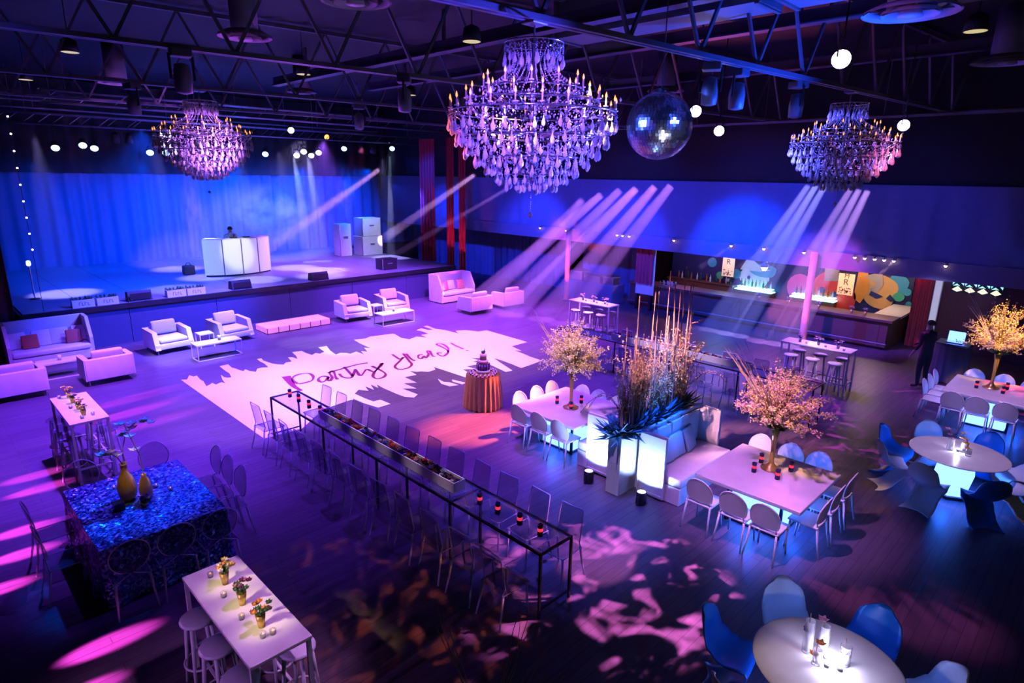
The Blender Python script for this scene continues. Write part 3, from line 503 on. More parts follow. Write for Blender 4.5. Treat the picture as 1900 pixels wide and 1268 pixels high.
# ---------------------------------------------------------------- tables
def square_table(cx,cy,label):
    t=thing('square_table',label,'table',(cx,cy,0),0,'lit square tables')
    MB().rbox(-.79,.79,-.77,.77,.70,.76,.012).build('table_top','marble',t); MB().box(-.70,.70,-.68,.68,.66,.70).build('apron','white_lacquer',t)
    MB().rbox(-.36,.36,-.36,.36,.03,.64,.02).build('light_box','lit_base',t); MB().box(-.38,.38,-.38,.38,0,.03).build('plinth','dark_metal',t); MB().box(-.3,.3,-.3,.3,.64,.66).build('top_plate','dark_metal',t)
    for sx in(-1,1):
        for sy in(-1,1): MB().box(sx*.395-.02,sx*.395+.02,sy*.395-.02,sy*.395+.02,0,.66).build('post','dark_metal',t)
square_table(8.67,3.18,'square marble-topped table on a glowing box, tree vase and four red candles on it')
square_table(8.67,7.03,'square marble-topped table near the cake with the slender tree on it'); square_table(16.03,1.5,'marble-topped table with the yellow lit tree beside the staff member')
def round_table(cx,cy,r,label):
    t=thing('round_table',label,'table',(cx,cy,0),0,'round tables with lit hexagonal bases')
    MB().lathe([(r-.06,.70),(r,.725),(r,.735),(r-.015,.74),(0,.741)],48).build('table_top','white_lacquer',t,False); MB().lathe([(.0,.66),(.3,.66),(.34,.70)],24).build('support_disc','dark_metal',t)
    MB().lathe([(.24,.05),(.30,.35),(.26,.66)],6).build('light_base','lit_base',t); MB().lathe([(.30,0),(.30,.05)],6).build('plinth','dark_metal',t)
round_table(11.76,1.35,.69,'small white round table with scattered flowers ringed by blue and white curved chairs'); round_table(5.37,1.22,.64,'white round table with lit glass vases at the lower right')
def glass_table(cx,label):
    t=thing('glass_table',label,'table',(cx,7.55,0),0,'long glass tables')
    ys=[-3.49,-1.87,-.13,1.5,3.49]
    for a,b in zip(ys,ys[1:]): MB().box(-.262,.262,a+.012,b-.012,.846,.858).build('glass_pane','table_glass',t)
    for sx in(-1,1): MB().box(sx*.27-.013,sx*.27+.013,-3.5,3.5,.832,.86).build('top_rail','dark_metal',t)
    for y in ys:
        MB().box(-.257,.257,y-.012,y+.012,.832,.846 if y not in(ys[0],ys[-1]) else .86).build('cross_bar','dark_metal',t)
        for sx in(-1,1): MB().box(sx*.27-.014,sx*.27+.014,y-.014,y+.014,0,.832).build('leg','dark_metal',t)
    for y in(ys[0],ys[-1]): MB().box(-.256,.256,y-.01,y+.01,.10,.12).build('stretcher','dark_metal',t)
glass_table(4.87,'long narrow dark-framed glass table, candles at both ends and white flower trough'); glass_table(13.18,'far long glass table with a flower trough between planter and bar')
def trough(cx,y0,y1,label,seed):
    t=thing('flower_trough',label,'flower box',(cx,(y0+y1)/2,.8605)); h=(y1-y0)/2; m=MB()
    for a in((-.10,-.085,-h,h),(.085,.10,-h,h),(-.085,.085,-h,-h+.015),(-.085,.085,h-.015,h)): m.box(*a,0,.15)
    m.box(-.085,.085,-h+.015,h-.015,0,.02).build('box','white_lacquer',t); MB().box(-.084,.084,-h+.016,h-.016,.02,.11).build('soil','soil',t)
    for k in range(1,3): MB().box(-.085,.085,-h+k*2*h/3-.008,-h+k*2*h/3+.008,.11,.145).build('divider','white_lacquer',t)
    r=random.Random(seed); kinds={}
    def bloom(mat):
        m=MB(); 
        for i in range(6):
            a=i*PI/3; m.leaf((0,0,0),(math.cos(a),math.sin(a),.9),.05,.02)
        for i in range(5):
            a=i*1.2566+.4; m.leaf((0,0,.005),(math.cos(a)*.5,math.sin(a)*.5,1),.045,.016)
        m.ico((0,0,.02),.016); return m
    mats=['petal_red','petal_pink','petal_white','petal_plum','petal_blue','petal_orange','petal_plum','petal_red','leaf_green','petal_white']
    n=int((y1-y0)/.055)
    for i in range(n):
        mt=r.choice(mats)
        o=kinds.get(mt)
        if o is None: o=kinds[mt]=bloom(mt).build('bloom',mt,t); 
        else: o=inst(o,t,(0,0,0))
        o.location=(r.uniform(-.06,.06),-h+.05+(2*h-.1)*i/(n-1),.115+r.uniform(0,.02)); o.rotation_euler=(0,0,r.random()*6); o.scale=(r.uniform(.8,1.35),)*3
trough(4.86,5.79,9.45,'white trough of red and dark flowers along the glass table with candles',3); trough(13.18,5.5,9.3,'white flower trough on the far glass table behind the bamboo',5)
def mk_candle():
    t=thing('candle_holder','x','candle'); MB().lathe([(.036,0),(.036,.02),(.034,.065)],14).build('base_cup','navy_glass',t,True)
    MB().lathe([(.034,.065),(.034,.108)],14).build('glow_band','red_glow',t,True); MB().lathe([(.034,.108),(.035,.15),(.028,.15),(.028,.112)],14).build('rim','navy_glass',t,True); return t
GC='red glass candle holders'
for n,(x,y) in enumerate(((4.84,5.36),(4.85,5.03),(4.87,4.66),(4.87,4.32))): place('cd',mk_candle,'red candle on the near end of the long glass table, %s from trough'%ORD[n],(x,y,.858),0,GC)
for n,(x,y) in enumerate(((4.87,9.63),(4.86,10.02),(4.87,10.44),(4.87,10.80))): place('cd',mk_candle,'dark candle, dance-floor end of the long glass table, %s from trough'%ORD[n],(x,y,.858),0,GC)
for l,x,y in (('left of the trumpet vase, towards the banquette',8.57,3.36),('behind the trumpet vase',8.96,3.42),('in front of the trumpet vase',8.60,3.02),('right of the trumpet vase',9.0,2.98)): place('cd',mk_candle,'red candle on the front square table '+l,(x,y,.76),0,GC)
for l,x,y in (('on its dance-floor side',8.57,7.27),('on its bar side',8.94,6.97),('in front of the vase foot',8.52,6.88)): place('cd',mk_candle,'dark candle on the square table near the cake, '+l,(x,y,.76),0,GC)
for l,x,y in (('nearest the staff member',15.92,1.78),('in front of the gold vase foot',15.9,1.32),('beside the gold vase foot',16.3,1.3)): place('cd',mk_candle,'dark candle on the yellow-tree marble table, '+l,(x,y,.76),0,GC)
# tall tables and stools
def tall_table(cx,cy,label):
    t=thing('tall_table',label,'table',(cx,cy,0),0,'white tall tables'); MB().rbox(-.275,.275,-.82,.82,1.035,1.07,.006).build('table_top','white_lacquer',t)
    for sx in(-1,1):
        for sy in(-1,1): MB().box(sx*.25-.018,sx*.25+.018,sy*.79-.018,sy*.79+.018,0,1.035).build('leg','white_lacquer',t)
        MB().box(sx*.25-.012,sx*.25+.012,-.772,.772,.25,.275).build('side_rail','white_lacquer',t)
    for sy in(-1,1): MB().box(-.232,.232,sy*.79-.012,sy*.79+.012,.25,.275).build('end_rail','white_lacquer',t)
tall_table(1.745,5.25,'white tall table in front lit warm with three gold vases'); tall_table(1.765,12.18,'white tall table with gold pots between the sofas and the sequin table')
tall_table(15.82,5.02,'white tall table with three small bouquets in front of the bar'); tall_table(15.87,12.05,'white tall table with three small bouquets at the draped table')
def mk_stool(seat_mat,leg_mat):
    def mk():
        t=thing('bar_stool','x','stool'); MB().lathe([(.02,.735),(.15,.735),(.165,.75),(.165,.765),(.15,.78),(0,.782)],20).build('seat',seat_mat,t,True)
        for k in range(4):
            a=PI/4+k*PI/2; c,s=math.cos(a),math.sin(a); MB().tube([(c*.12,s*.12,.74),(c*.15,s*.15,.4),(c*.19,s*.19,0)],[.02,.018,.014],8).build('leg',leg_mat,t,True)
        m=MB(); pts=[(.165*math.cos(i*PI/10),.165*math.sin(i*PI/10),.28) for i in range(21)]; m.tube(pts,.011,6,False).build('foot_ring',leg_mat,t,True); return t
    return mk
for tab,cx,cy,sm,lm in (('in front with gold vases',1.745,5.25,'white_plastic','white_plastic'),('with gold pots near the sofas',1.765,12.18,'clear_acrylic','acrylic_highlight'),('in front of the bar',15.82,5.02,'white_plastic','white_plastic'),('at the draped table',15.87,12.05,'white_plastic','acrylic_highlight')):
    for side,dx in (('wall',-.26),('dance-floor',.26)) if cx<5 else (('dance-floor',-.27),('bar',.27)):
        for n,dy in enumerate((.52,.0,-.52)):
            place('st'+sm+lm,mk_stool(sm,lm),('%s stool, %s side of tall table %s, %s from stage')%('clear' if sm=='clear_acrylic' else 'white',side,tab,ORD[n]),(cx+dx,cy+dy,0),.3*n,'bar stools')
# vases and votives on the tall tables
def bouquet(name,vmat,petals,h,r0,seed,spread=.07,nb=9):
    def mk():
        t=thing(name,'x','flowers'); MB().lathe([(.028,0),(.034,h*.4),(.045,h),(.04,h),(.03,h*.45)],12).build('vase',vmat,t,True)
        r=random.Random(seed)
        for i in range(nb):
            a=r.random()*6.28; d=spread*math.sqrt(r.random()); z=h+.03+r.random()*.07; m=MB(); c=(d*math.cos(a),d*math.sin(a),z)
            for k in range(7): m.leaf(c,(math.cos(k*.9),math.sin(k*.9),.5+.3*(k%2)),.04,.016)
            m.ico((c[0],c[1],c[2]+.01),.016).build('bloom',petals[i%len(petals)],t)
        m=MB()
        for i in range(6):
            a=i*1.05; m.leaf((0,0,h-.01),(math.cos(a),math.sin(a),1.1),.10,.016)
        m.build('greenery','leaf_green',t)
        m=MB()
        for i in range(nb):
            a=i*.7; m.tube([(0,0,h*.5),(spread*.5*math.cos(a),spread*.5*math.sin(a),h+.05)],.003,4)
        stuff(m.build('stem','leaf_green',t)); return t
    return mk
def mk_votive():
    t=thing('votive_candle','x','candle'); MB().lathe([(.025,0),(.03,.05),(.027,.05),(.022,.012)],12).build('glass_cup','vase_glass',t,True); MB().lathe([(.02,.008),(.021,.03)],10).build('wax','candle_wax',t,True); MB().lathe([(.001,.03),(.006,.038),(.001,.055)],6).build('flame','flame',t); return t
for n,y in enumerate((5.67,5.25,4.84)): place('bq%d'%n,bouquet('gold_flower_vase','gold',[['petal_yellow','petal_white','petal_orange'],['petal_plum','petal_pink','leaf_green'],['petal_plum','petal_orange','leaf_green']][n],.13,.04,20+n,.09,12),
    ['gold vase of yellow flowers at the far end of the front tall table','gold vase of pink and plum flowers in the middle of the front tall table','gold vase of dark plum flowers at the near end of the front tall table'][n],(1.745,y,1.07),0,'gold vases on the front tall table')
for n,(x,y) in enumerate(((1.68,5.88),(1.66,5.48),(1.66,5.06),(1.70,4.70),(1.78,4.68))): place('vo',mk_votive,'small votive candle on the front tall table, %s from the sequin table'%ORD[n],(x,y,1.07),0,'votive candles')
for n,y in enumerate((12.85,12.49,12.05,11.69)): place('bg%d'%(n%2),bouquet('gold_flower_pot','gold',[['petal_orange','petal_yellow'],['petal_yellow','petal_plum']][n%2],.09,.05,30+n,.07),'gold pot of amber flowers on the tall table near the sofas, %s from the stage'%ORD[n],(1.75,y,1.07),n,'gold pots on the tall table near the sofas')
for n,(x,y) in enumerate(((1.62,12.9),(1.66,12.2),(1.7,11.55),(1.86,11.6))): place('vo',mk_votive,'small votive candle on the tall table near the sofas, %s from the stage'%ORD[n],(x,y,1.07),0,'votive candles')
for tab,cx,cy in (('in front of the bar',15.82,5.02),('at the draped table',15.87,12.05)):
    for n,dy in enumerate((.45,0,-.45)): place('bw',bouquet('small_bouquet','white_plastic',['petal_white','petal_pink'],.10,.04,44,.10,12),'small pale bouquet on the tall table %s, %s from the stage'%(tab,ORD[n]),(cx,cy+dy,1.07),n,'small bouquets on the far tall tables')
    for n,dy in enumerate((.25,-.2,-.62)): place('vo',mk_votive,'small votive candle on the tall table %s, %s from the stage'%(tab,ORD[n]),(cx-.1,cy+dy,1.07),0,'votive candles')
# ---------------------------------------------------------------- sequin table
t=thing('sequin_table','table under a floor-length blue sequin cloth with gold vases','table',(1.78,8.67,0)); hx,hy=.72,.97
MB().box(-hx+.02,hx-.02,-hy+.02,hy-.02,.70,.745).build('table_top','dark_metal',t)
for sx in(-1,1):
    for sy in(-1,1): MB().box(sx*.6-.02,sx*.6+.02,sy*.85-.02,sy*.85+.02,0,.70).build('leg','dark_metal',t)
def cloth(u,v):
    per=2*(hx+hy)*2; s=u*per; out=[(hx*2,(1,0),(0,-1)),(hy*2,(0,1),(1,0)),(hx*2,(-1,0),(0,1)),(hy*2,(0,-1),(-1,0))]
    x,y=-hx,-hy
    for L_,d,nrm in out:
        if s<=L_+1e-9: x+=d[0]*s; y+=d[1]*s; break
        s-=L_; x+=d[0]*L_; y+=d[1]*L_
    z=.752-.74*v; w=.03*v*math.sin(u*88)+.05*v; cx=x/hx; cy=y/hy
    k=max(abs(cx),abs(cy)); return (x+w*nrm[0],y+w*nrm[1],z)
m=MB(); m.grid(cloth,200,6,True); m.box(-hx,hx,-hy,hy,.746,.755); m.build('sequin_cloth','sequin',t,False)
def mk_vase(prof,mat,name):
    t=thing(name,'x','vase'); MB().lathe(prof,20).build('body',mat,t,True); return t
v=mk_vase([(.05,0),(.075,.05),(.085,.14),(.06,.24),(.03,.29),(.028,.36),(.035,.38),(.026,.375),(.022,.3)],'gold','gold_vase'); v.location=(1.64,8.78,.755); v['label']='tall gold vase with pink orchids on the blue sequin table'
w=mk_vase([(.035,0),(.05,.04),(.055,.12),(.035,.2),(.018,.23),(.022,.25),(.014,.245)],'gold','gold_vase'); w.location=(1.82,8.63,.755); w['label']='smaller gold bud vase with one long stem on the sequin table'
def orchid(par,pts,n,seed,mat='petal_pink'):
    MB().tube(pts,.005,5).build('stem','branch',par); r=random.Random(seed); P=[Vector(p) for p in pts]
    for i in range(n):
        f=.45+.55*i/max(1,n-1); k=f*(len(P)-1); j=min(int(k),len(P)-2); c=P[j].lerp(P[j+1],k-j)+Vector((r.uniform(-.03,.03),r.uniform(-.03,.03),r.uniform(-.02,.02))); m=MB()
        for q in range(5): m.leaf(c,(math.cos(q*1.257),math.sin(q*1.257),.35),.055,.022)
        m.ico(c,.012).build('bloom',mat,par)
v.scale=(1.4,)*3; w.scale=(1.5,)*3; orchid(v,[(0,0,.36),(.02,.03,.50),(.08,.12,.62),(.2,.2,.68),(.3,.22,.66)],7,1,'petal_pink'); v.scale=(1.4,)*3; w.scale=(1.5,)*3; orchid(v,[(0,0,.36),(-.04,-.02,.46),(-.1,.0,.52),(-.18,.02,.5)],6,2,'petal_white'); orchid(w,[(0,0,.24),(.0,.03,.42),(-.04,.08,.58),(-.06,.14,.70)],3,3,'petal_white')
b_=bouquet('low_flower_cluster','gold',['petal_pink','petal_plum'],.05,.04,71,.06)(); b_.location=(1.74,8.46,.755); b_['label']='low cluster of pink flowers at the foot of the gold vase'
t=thing('gift_box','small dark box beside the gold vase on the sequin table','box',(1.48,8.58,.755)); MB().box(-.06,.06,-.06,.06,0,.09).build('box_body','black_gloss',t); MB().box(-.065,.065,-.065,.065,.09,.11).build('lid','black_gloss',t)
for n,(x,y,l) in enumerate(((1.58,9.24,'behind the tall gold vase'),(2.01,8.91,'right of the bud vase'),(2.12,8.68,'farthest right on the cloth'))): place('vo',mk_votive,'glowing votive on the sequin table '+l,(x,y,.755),0,'votive candles')
# ---------------------------------------------------------------- round table settings
def mk_cyl_vase(h,r):
    def mk():
        t=thing('glass_vase','x','vase'); MB().lathe([(r*.98,0),(r,.02),(r,h),(r-.006,h),(r-.006,.025),(0,.02)],20).build('glass_body','vase_glass',t,True); return t
    return mk
for n,(x,y,h,r,l) in enumerate(((5.40,1.42,.34,.045,'tallest clear glass vase with a dark bloom on the vase table'),(5.52,1.32,.27,.045,'second clear glass vase on the vase table'),(5.48,1.12,.20,.05,'short cut-glass vase at the right of the vase table'),(5.30,1.30,.16,.04,'short clear vase at the left of the vase table'))):
    o=place('cv%d'%n,mk_cyl_vase(h,r),l,(x,y,.741),0,'glass vases on the vase table'); orchid(o,[(0,0,.02),(.01,.01,h*.7),(.03,.02,h+.05)],1+(n%2),80+n,['petal_plum','petal_pink','petal_yellow','petal_orange'][n])
for n,(x,y,l) in enumerate(((5.34,1.22,'first of the bright candles between the glass vases'),(5.44,1.26,'second of the bright candles between the glass vases'),(5.38,1.12,'third of the bright candles between the glass vases'))):
    place('vo',mk_votive,l,(x,y,.741),0,'votive candles'); point('votive_light',(x,y,.84),(.75,.72,1),3.5,.02)
for n,(x,y,h,r,l) in enumerate(((11.78,1.48,.20,.05,'clear vase with pink blooms on the small round table'),(11.84,1.30,.16,.05,'clear vase with yellow blooms on the small round table'),(11.72,1.22,.12,.04,'short clear vase on the small round table'))):
    o=place('cw%d'%n,mk_cyl_vase(h,r),l,(x,y,.741),0,'glass vases on the small round table'); orchid(o,[(0,0,.02),(.02,.02,h),(.05,.06,h+.12)],3,90+n,['petal_pink','petal_yellow','petal_orange'][n])
place('vo',mk_votive,'bright votive in the middle of the small round table',(11.80,1.37,.741),0,'votive candles'); point('votive_light',(11.8,1.37,.86),(.75,.72,1),3.5,.02)
# ---------------------------------------------------------------- banquettes and planter
def banquette(y_back,dirn,label):
    t=thing('banquette',label,'bench',(8.88,y_back,0)); s=dirn
    def B(x0,x1,a,b,z0,z1,r=.015): lo,hi=sorted((s*a,s*b)); return MB().rbox(x0,x1,lo,hi,z0,z1,r)
    B(-.86,.86,.0,.06,.05,1.1).build('backrest','white_leather',t); B(-.82,.82,.06,.11,.47,1.04,.03).build('back_pad','white_leather',t,True)
    for sx,nm in((-1,'end_panel'),(1,'end_panel')):
        x=sx*.88; B(x-.025,x+.025,0,.48,.03,1.1,.008).build(nm,'white_lacquer',t); m=MB()
        for a,b_,z0,z1 in((.0,.03,.06,1.07),(.45,.48,.06,1.07),(.03,.45,.06,.09),(.03,.45,1.04,1.07)):
            lo,hi=sorted((s*a,s*b_)); m.box(x+sx*.026,x+sx*.036,lo,hi,z0,z1)
        m.build('panel_frame','white_lacquer',t)
    B(-.84,.84,.11,.74,.0,.30).build('base','white_leather',t); B(-.84,.84,.11,.75,.30,.46,.04).build('seat_pad','white_leather',t,True); return t
banquette(4.99,-1,'white banquette with three cushions facing the front square table'); banquette(5.57,1,'white banquette back to back with the planter, facing the square table near the cake')
def cushion(loc,rx,rz,mat,label,group,w=.42):
    h=w/2; o=MB().rbox(-h,h,-.03,.03,0,w,.045,bulge=1.1).build('throw_cushion',mat,None,True); o.location=loc; o.rotation_euler=(rx,0,rz); tag(o,label,'cushion',group); return o
for n,x in enumerate((8.38,8.80,9.22)): cushion((x,4.72,.465),-.32,.18*(n-1),'cushion_white','plump pale cushion on the front banquette, %s from the lit end panel'%ORD[n],'banquette cushions',.40)
pl=thing('planter','tall narrow white planter between the banquettes filled with bamboo and foliage','planter',(0,0,0))
MB().box(7.63,8.10,5.11,5.36,0,.54).build('column_block','white_lacquer',pl); MB().box(7.63,8.10,5.11,5.36,.545,1.08).build('column_block','white_lacquer',pl); MB().box(8.10,9.74,5.04,5.53,.0,1.05).build('trough_body','white_lacquer',pl); MB().box(7.66,9.70,5.13,5.34,1.05,1.09).build('soil','soil',pl)
r=random.Random(11)
for i in range(46):
    x=7.75+1.95*((i*.618)%1); y=5.14+.19*r.random(); h=r.choice((.9,1.1,1.3,1.5,1.7,2.2,2.5)); lx,ly=r.uniform(-.09,.09),r.uniform(-.07,.07); R=r.uniform(.009,.016)
    pts=[];rad=[]
    for k in range(8):
        f=k/7; pts.append((x+lx*f,y+ly*f,1.06+h*f)); rad.append(R*(1-.45*f)*(1.18 if k%2 else 1))
    MB().tube(pts,rad,5).build('bamboo_stalk','bamboo',pl)
m=MB(); bl=MB()
for i in range(150):
    x=7.75+1.95*r.random(); y=5.24+r.uniform(-.1,.1); a=r.random()*6.28; h=r.uniform(.5,1.5); d=r.uniform(.05,.42); p=[(x+d*math.cos(a)*f**1.5,y+d*math.sin(a)*f**1.5,1.07+h*f) for f in(0,.33,.66,1)]; m.tube(p,[.006,.005,.004,.002],4)
    for k in range(26):
        f=.25+.75*r.random(); q=(x+d*math.cos(a)*f**1.5+r.uniform(-.03,.03),y+d*math.sin(a)*f**1.5+r.uniform(-.03,.03),1.07+h*f); bl.octa(q,r.uniform(.009,.02),r.uniform(.009,.018),r.random())
stuff(m.build('flowering_twig','branch',pl)); stuff(bl.build('blossom','petal_cream',pl))
for k in range(4):   # long arching sprays
    a=(2.6,-.5,2.2,.3)[k]; x=(8.0,9.5,7.9,9.4)[k]; L_=(.85,1.0,.6,.8)[k]; p=[(x+L_*f*math.cos(a),5.24+L_*f*math.sin(a),1.1+.55*math.sin(f*2.6)) for f in [i/7 for i in range(8)]]; m=MB(); m.tube(p,.006,4)
    o=m.build('arching_spray','branch',pl); bl=MB()
    for i in range(40): f=.3+.7*r.random(); j=min(int(f*7),6); q=Vector(p[j]).lerp(Vector(p[j+1]),f*7-j); bl.octa((q.x+r.uniform(-.02,.02),q.y+r.uniform(-.02,.02),q.z+r.uniform(-.02,.02)),.012,.012)
    stuff(bl.build('blossom','petal_pink',o))
for c in range(22):
    x=7.64+2.05*(c/21)**1.3; y=5.22; m=MB()
    for i in range(34):
        a=r.random()*6.28; m.leaf((x+r.uniform(-.06,.06),y+r.uniform(-.06,.06),1.08),(math.cos(a),math.sin(a),r.uniform(-.35,.9)),r.uniform(.22,.46),r.uniform(.022,.05))
    m.build('foliage_tuft','leaf_green' if c>17 else 'leaf_blue_lit',pl)  # blue light on the foliage is put into the leaf colour
orchid(pl,[(9.45,5.25,1.1),(9.5,5.22,2.0),(9.6,5.15,2.55),(9.85,5.05,2.6)],6,51,'petal_pink'); orchid(pl,[(9.3,5.25,1.1),(9.28,5.25,1.9),(9.35,5.1,2.25),(9.45,4.95,2.2)],6,52,'petal_pink')
def mk_uplight():
    t=thing('uplight','x','lamp'); MB().lathe([(.075,0),(.085,.02),(.085,.20),(.07,.22),(.065,.21)],16).build('housing','black_gloss',t,True); MB().lathe([(.0,.213),(.064,.213)],16).build('lens','lens_white',t); m=MB()
    for sx in(-1,1): m.box(sx*.095-.006,sx*.095+.006,-.02,.02,0,.16)
    m.build('yoke','black',t); return t
place('ul',mk_uplight,'black floor uplight in front of the glowing panel nearer the cake',(7.66,5.74,0),0,'floor uplights'); place('ul',mk_uplight,'black floor uplight in front of the glowing panel nearer the front square table',(7.70,4.72,0),0,'floor uplights')
# ---------------------------------------------------------------- lounge furniture
def mk_armchair():
    t=thing('armchair','x','armchair'); L_='white_leather'; MB().rbox(-.50,.50,-.42,.44,.14,.30,.02).build('seat_base',L_,t,True)
    MB().rbox(-.50,.50,-.46,-.34,.14,.66,.02).build('backrest',L_,t,True)
    for sx in(-1,1):
        poly=[(-.44,.14),(.46,.14),(.30,.62),(-.44,.66)]; M=Matrix(((0,0,1,0),(1,0,0,0),(0,1,0,0),(0,0,0,1))); a=sx*.52; MB().prism(poly,min(a,a-sx*.13),max(a,a-sx*.13),M).build('arm',L_,t)
    MB().rbox(-.375,.375,-.32,.42,.30,.42,.045).build('seat_cushion','cushion_white',t,True); M=Matrix.Translation((0,-.30,.43))@Matrix.Rotation(.22,4,'X'); MB().rbox(-.33,.33,-.01,.13,0,.40,.06,M).build('back_cushion','cushion_white',t,True)
    for sx in(-1,1):
        for sy in(-1,1): MB().tube([(sx*.45,sy*.40,.14),(sx*.45,sy*.40,0)],.012,6).build('leg','chrome',t)
    return t
GA='white lounge armchairs'
for l,x,y,rz in (('white armchair seen from behind at the left edge of the lounge',1.45,17.22,0),('white armchair seen from behind in pink light beside the low table',3.2,17.25,0),
 ('bright white armchair behind the wire coffee table, nearer the high-backed sofa',5.15,19.05,PI+.08),('pink lit armchair between side table and pink dais',6.88,19.05,PI+.12),
 ('white armchair beside the far end of the pink dais',11.15,19.05,PI-.10),('white armchair next to the small high-backed sofa, by the second coffee table',12.85,19.15,PI-.12),
 ('pale pink armchair seen from behind beside the small high-backed sofa',15.15,17.1,-.06),('pale pink armchair turned sideways farthest from the stage sofa',16.75,17.0,-.05)):
    place('ac',mk_armchair,l,(x,y,0),rz,GA)
def sofa(cx,cy,w,label):
    t=thing('high_back_sofa',label,'sofa',(cx,cy,0)); h=w/2; L_='white_leather'
    MB().rbox(-h+.07,h-.07,-.42,.36,.04,.30,.02).build('seat_base',L_,t,True); MB().rbox(-h+.08,h-.08,-.46,.34,.30,.45,.05).build('seat_cushion',L_,t,True); MB().rbox(-h,h,.36,.46,.04,1.13,.025).build('backrest',L_,t,True)
    for sx in(-1,1):
        a=sx*h; M=Matrix(((0,0,1,0),(1,0,0,0),(0,1,0,0),(0,0,0,1))); MB().prism([(-.40,.04),(.37,.04),(.37,1.13),(-.12,1.13),(-.40,.60)],min(a,a-sx*.08),max(a,a-sx*.08),M).build('wing',L_,t)
    for sx in(-1,1):
        for y in(-.36,.38): MB().box(sx*(h-.12)-.02,sx*(h-.12)+.02,y-.02,y+.02,0,.04).build('foot','dark_metal',t)
sofa(2.5,19.88,1.85,'long high-backed white sofa with rust cushions at the dark stage side'); sofa(16.0,19.42,1.75,'smaller high-backed white sofa with patterned cushions in pink light')
for n,(x,m_,l) in enumerate(((1.86,'cushion_white','pale cushion at the left wing of the long sofa'),(2.10,'cushion_rust','rust cushion nearest the left wing of the long sofa'),(2.36,'cushion_white','pale cushion left of the long sofa centre'),(2.76,'cushion_white','pale cushion right of the long sofa centre'),(3.05,'cushion_rust','rust cushion nearest the right wing of the long sofa'),(3.25,'cushion_white','pale cushion behind the right rust cushion on the long sofa'))):
    f=m_=='cushion_rust'; cushion((x,19.92-.16*f+(.04 if n==5 else 0),.455),-.25,(.25 if n==0 else 0),m_,l,'sofa cushions',.36 if f else .42)
for n,(x,m_,l) in enumerate(((15.58,'cushion_floral','striped dark cushion leaning in the small high-backed sofa'),(15.95,'cushion_white','pale cushion in the middle of the small high-backed sofa'),(16.38,'cushion_floral','orange patterned cushion on the small high-backed sofa'))): cushion((x,19.42-.10*(n!=1),.455),-.25,(.3 if n==0 else 0),m_,l,'sofa cushions',.38)
def coffee(cx,cy,w,d,h,label,mat='white_lacquer',low=True):
    t=thing('coffee_table',label,'table',(cx,cy,0)); MB().box(-w/2,w/2,-d/2,d/2,h-.03,h).build('table_top',mat,t); q=.012
    for sx in(-1,1):
        for sy in(-1,1): MB().box(sx*(w/2-q)-q,sx*(w/2-q)+q,sy*(d/2-q)-q,sy*(d/2-q)+q,0,h-.03).build('leg',mat,t)
    if low:
        for sy in(-1,1): MB().box(-w/2+2*q,w/2-2*q,sy*(d/2-q)-q,sy*(d/2-q)+q,0,.024).build('floor_rail',mat,t)
        for sx in(-1,1): MB().box(sx*(w/2-q)-q,sx*(w/2-q)+q,-d/2+2*q,d/2-2*q,0,.024).build('floor_rail',mat,t)
coffee(5.91,17.47,1.2,.5,.45,'white wire-framed coffee table in front of the bright armchairs'); coffee(11.9,17.62,1.3,.55,.40,'white wire-framed coffee table near the second pair of armchairs'); coffee(2.45,18.3,.95,.5,.40,'low white table in front of the long high-backed sofa')
coffee(6.03,18.75,.4,.4,.42,'small white side table between the two armchairs',low=False); coffee(12.0,18.95,.4,.4,.42,'small white side table between the second pair of armchairs',low=False)
def mk_cup():
    t=thing('candle_cup','x','candle'); MB().lathe([(.035,0),(.042,.13),(.037,.13),(.03,.02)],14).build('cup','white_plastic',t,True); MB().lathe([(.028,.02),(.034,.11)],12).build('wax','candle_wax',t,True); return t
for l,p in (('white cup candle on the low table before the long sofa',(2.45,18.3,.40)),('white cup candle on the coffee table by the bright armchairs',(6.0,17.5,.45)),('white cup candle on the second coffee table',(11.9,17.65,.40))): place('cp',mk_cup,l,p,0,'cup candles')
t=thing('lit_dais','low pink lit dais of glowing panels in front of the stage','platform',(0,0,0)); MB().box(7.95,10.15,18.87,19.74,.0,.02).build('base','dark_metal',t)
for k in range(6):
    x0=7.95+k*2.2/6; MB().box(x0+.012,x0+2.2/6-.012,18.865,18.885,.025,.185).build('front_panel','lit_panel_pink',t)
    for j in range(2): MB().box(x0+.006,x0+2.2/6-.006,18.885+j*.43,18.885+j*.43+.42,.185,.20).build('top_panel','lit_panel_pink',t)
for j in range(2): MB().box(7.945,7.965,18.89+j*.43,18.89+j*.43+.41,.025,.185).build('side_panel','lit_panel_pink',t)
m=MB()
for k in range(7): x=7.95+k*2.2/6; m.box(x-.008,x+.008,18.855,18.87,0,.2)
m.build('edge_strip','dark_metal',t)
t=thing('red_lamp','small red glowing lamp at the left edge beside the long sofa','lamp',(1.3,18.75,0)); MB().lathe([(.09,0),(.09,.02),(.012,.03),(.012,.5)],12).build('stand','dark_metal',t); MB().lathe([(.03,.5),(.06,.56),(.055,.66),(.02,.7)],12).build('globe','red_glow',t,True)
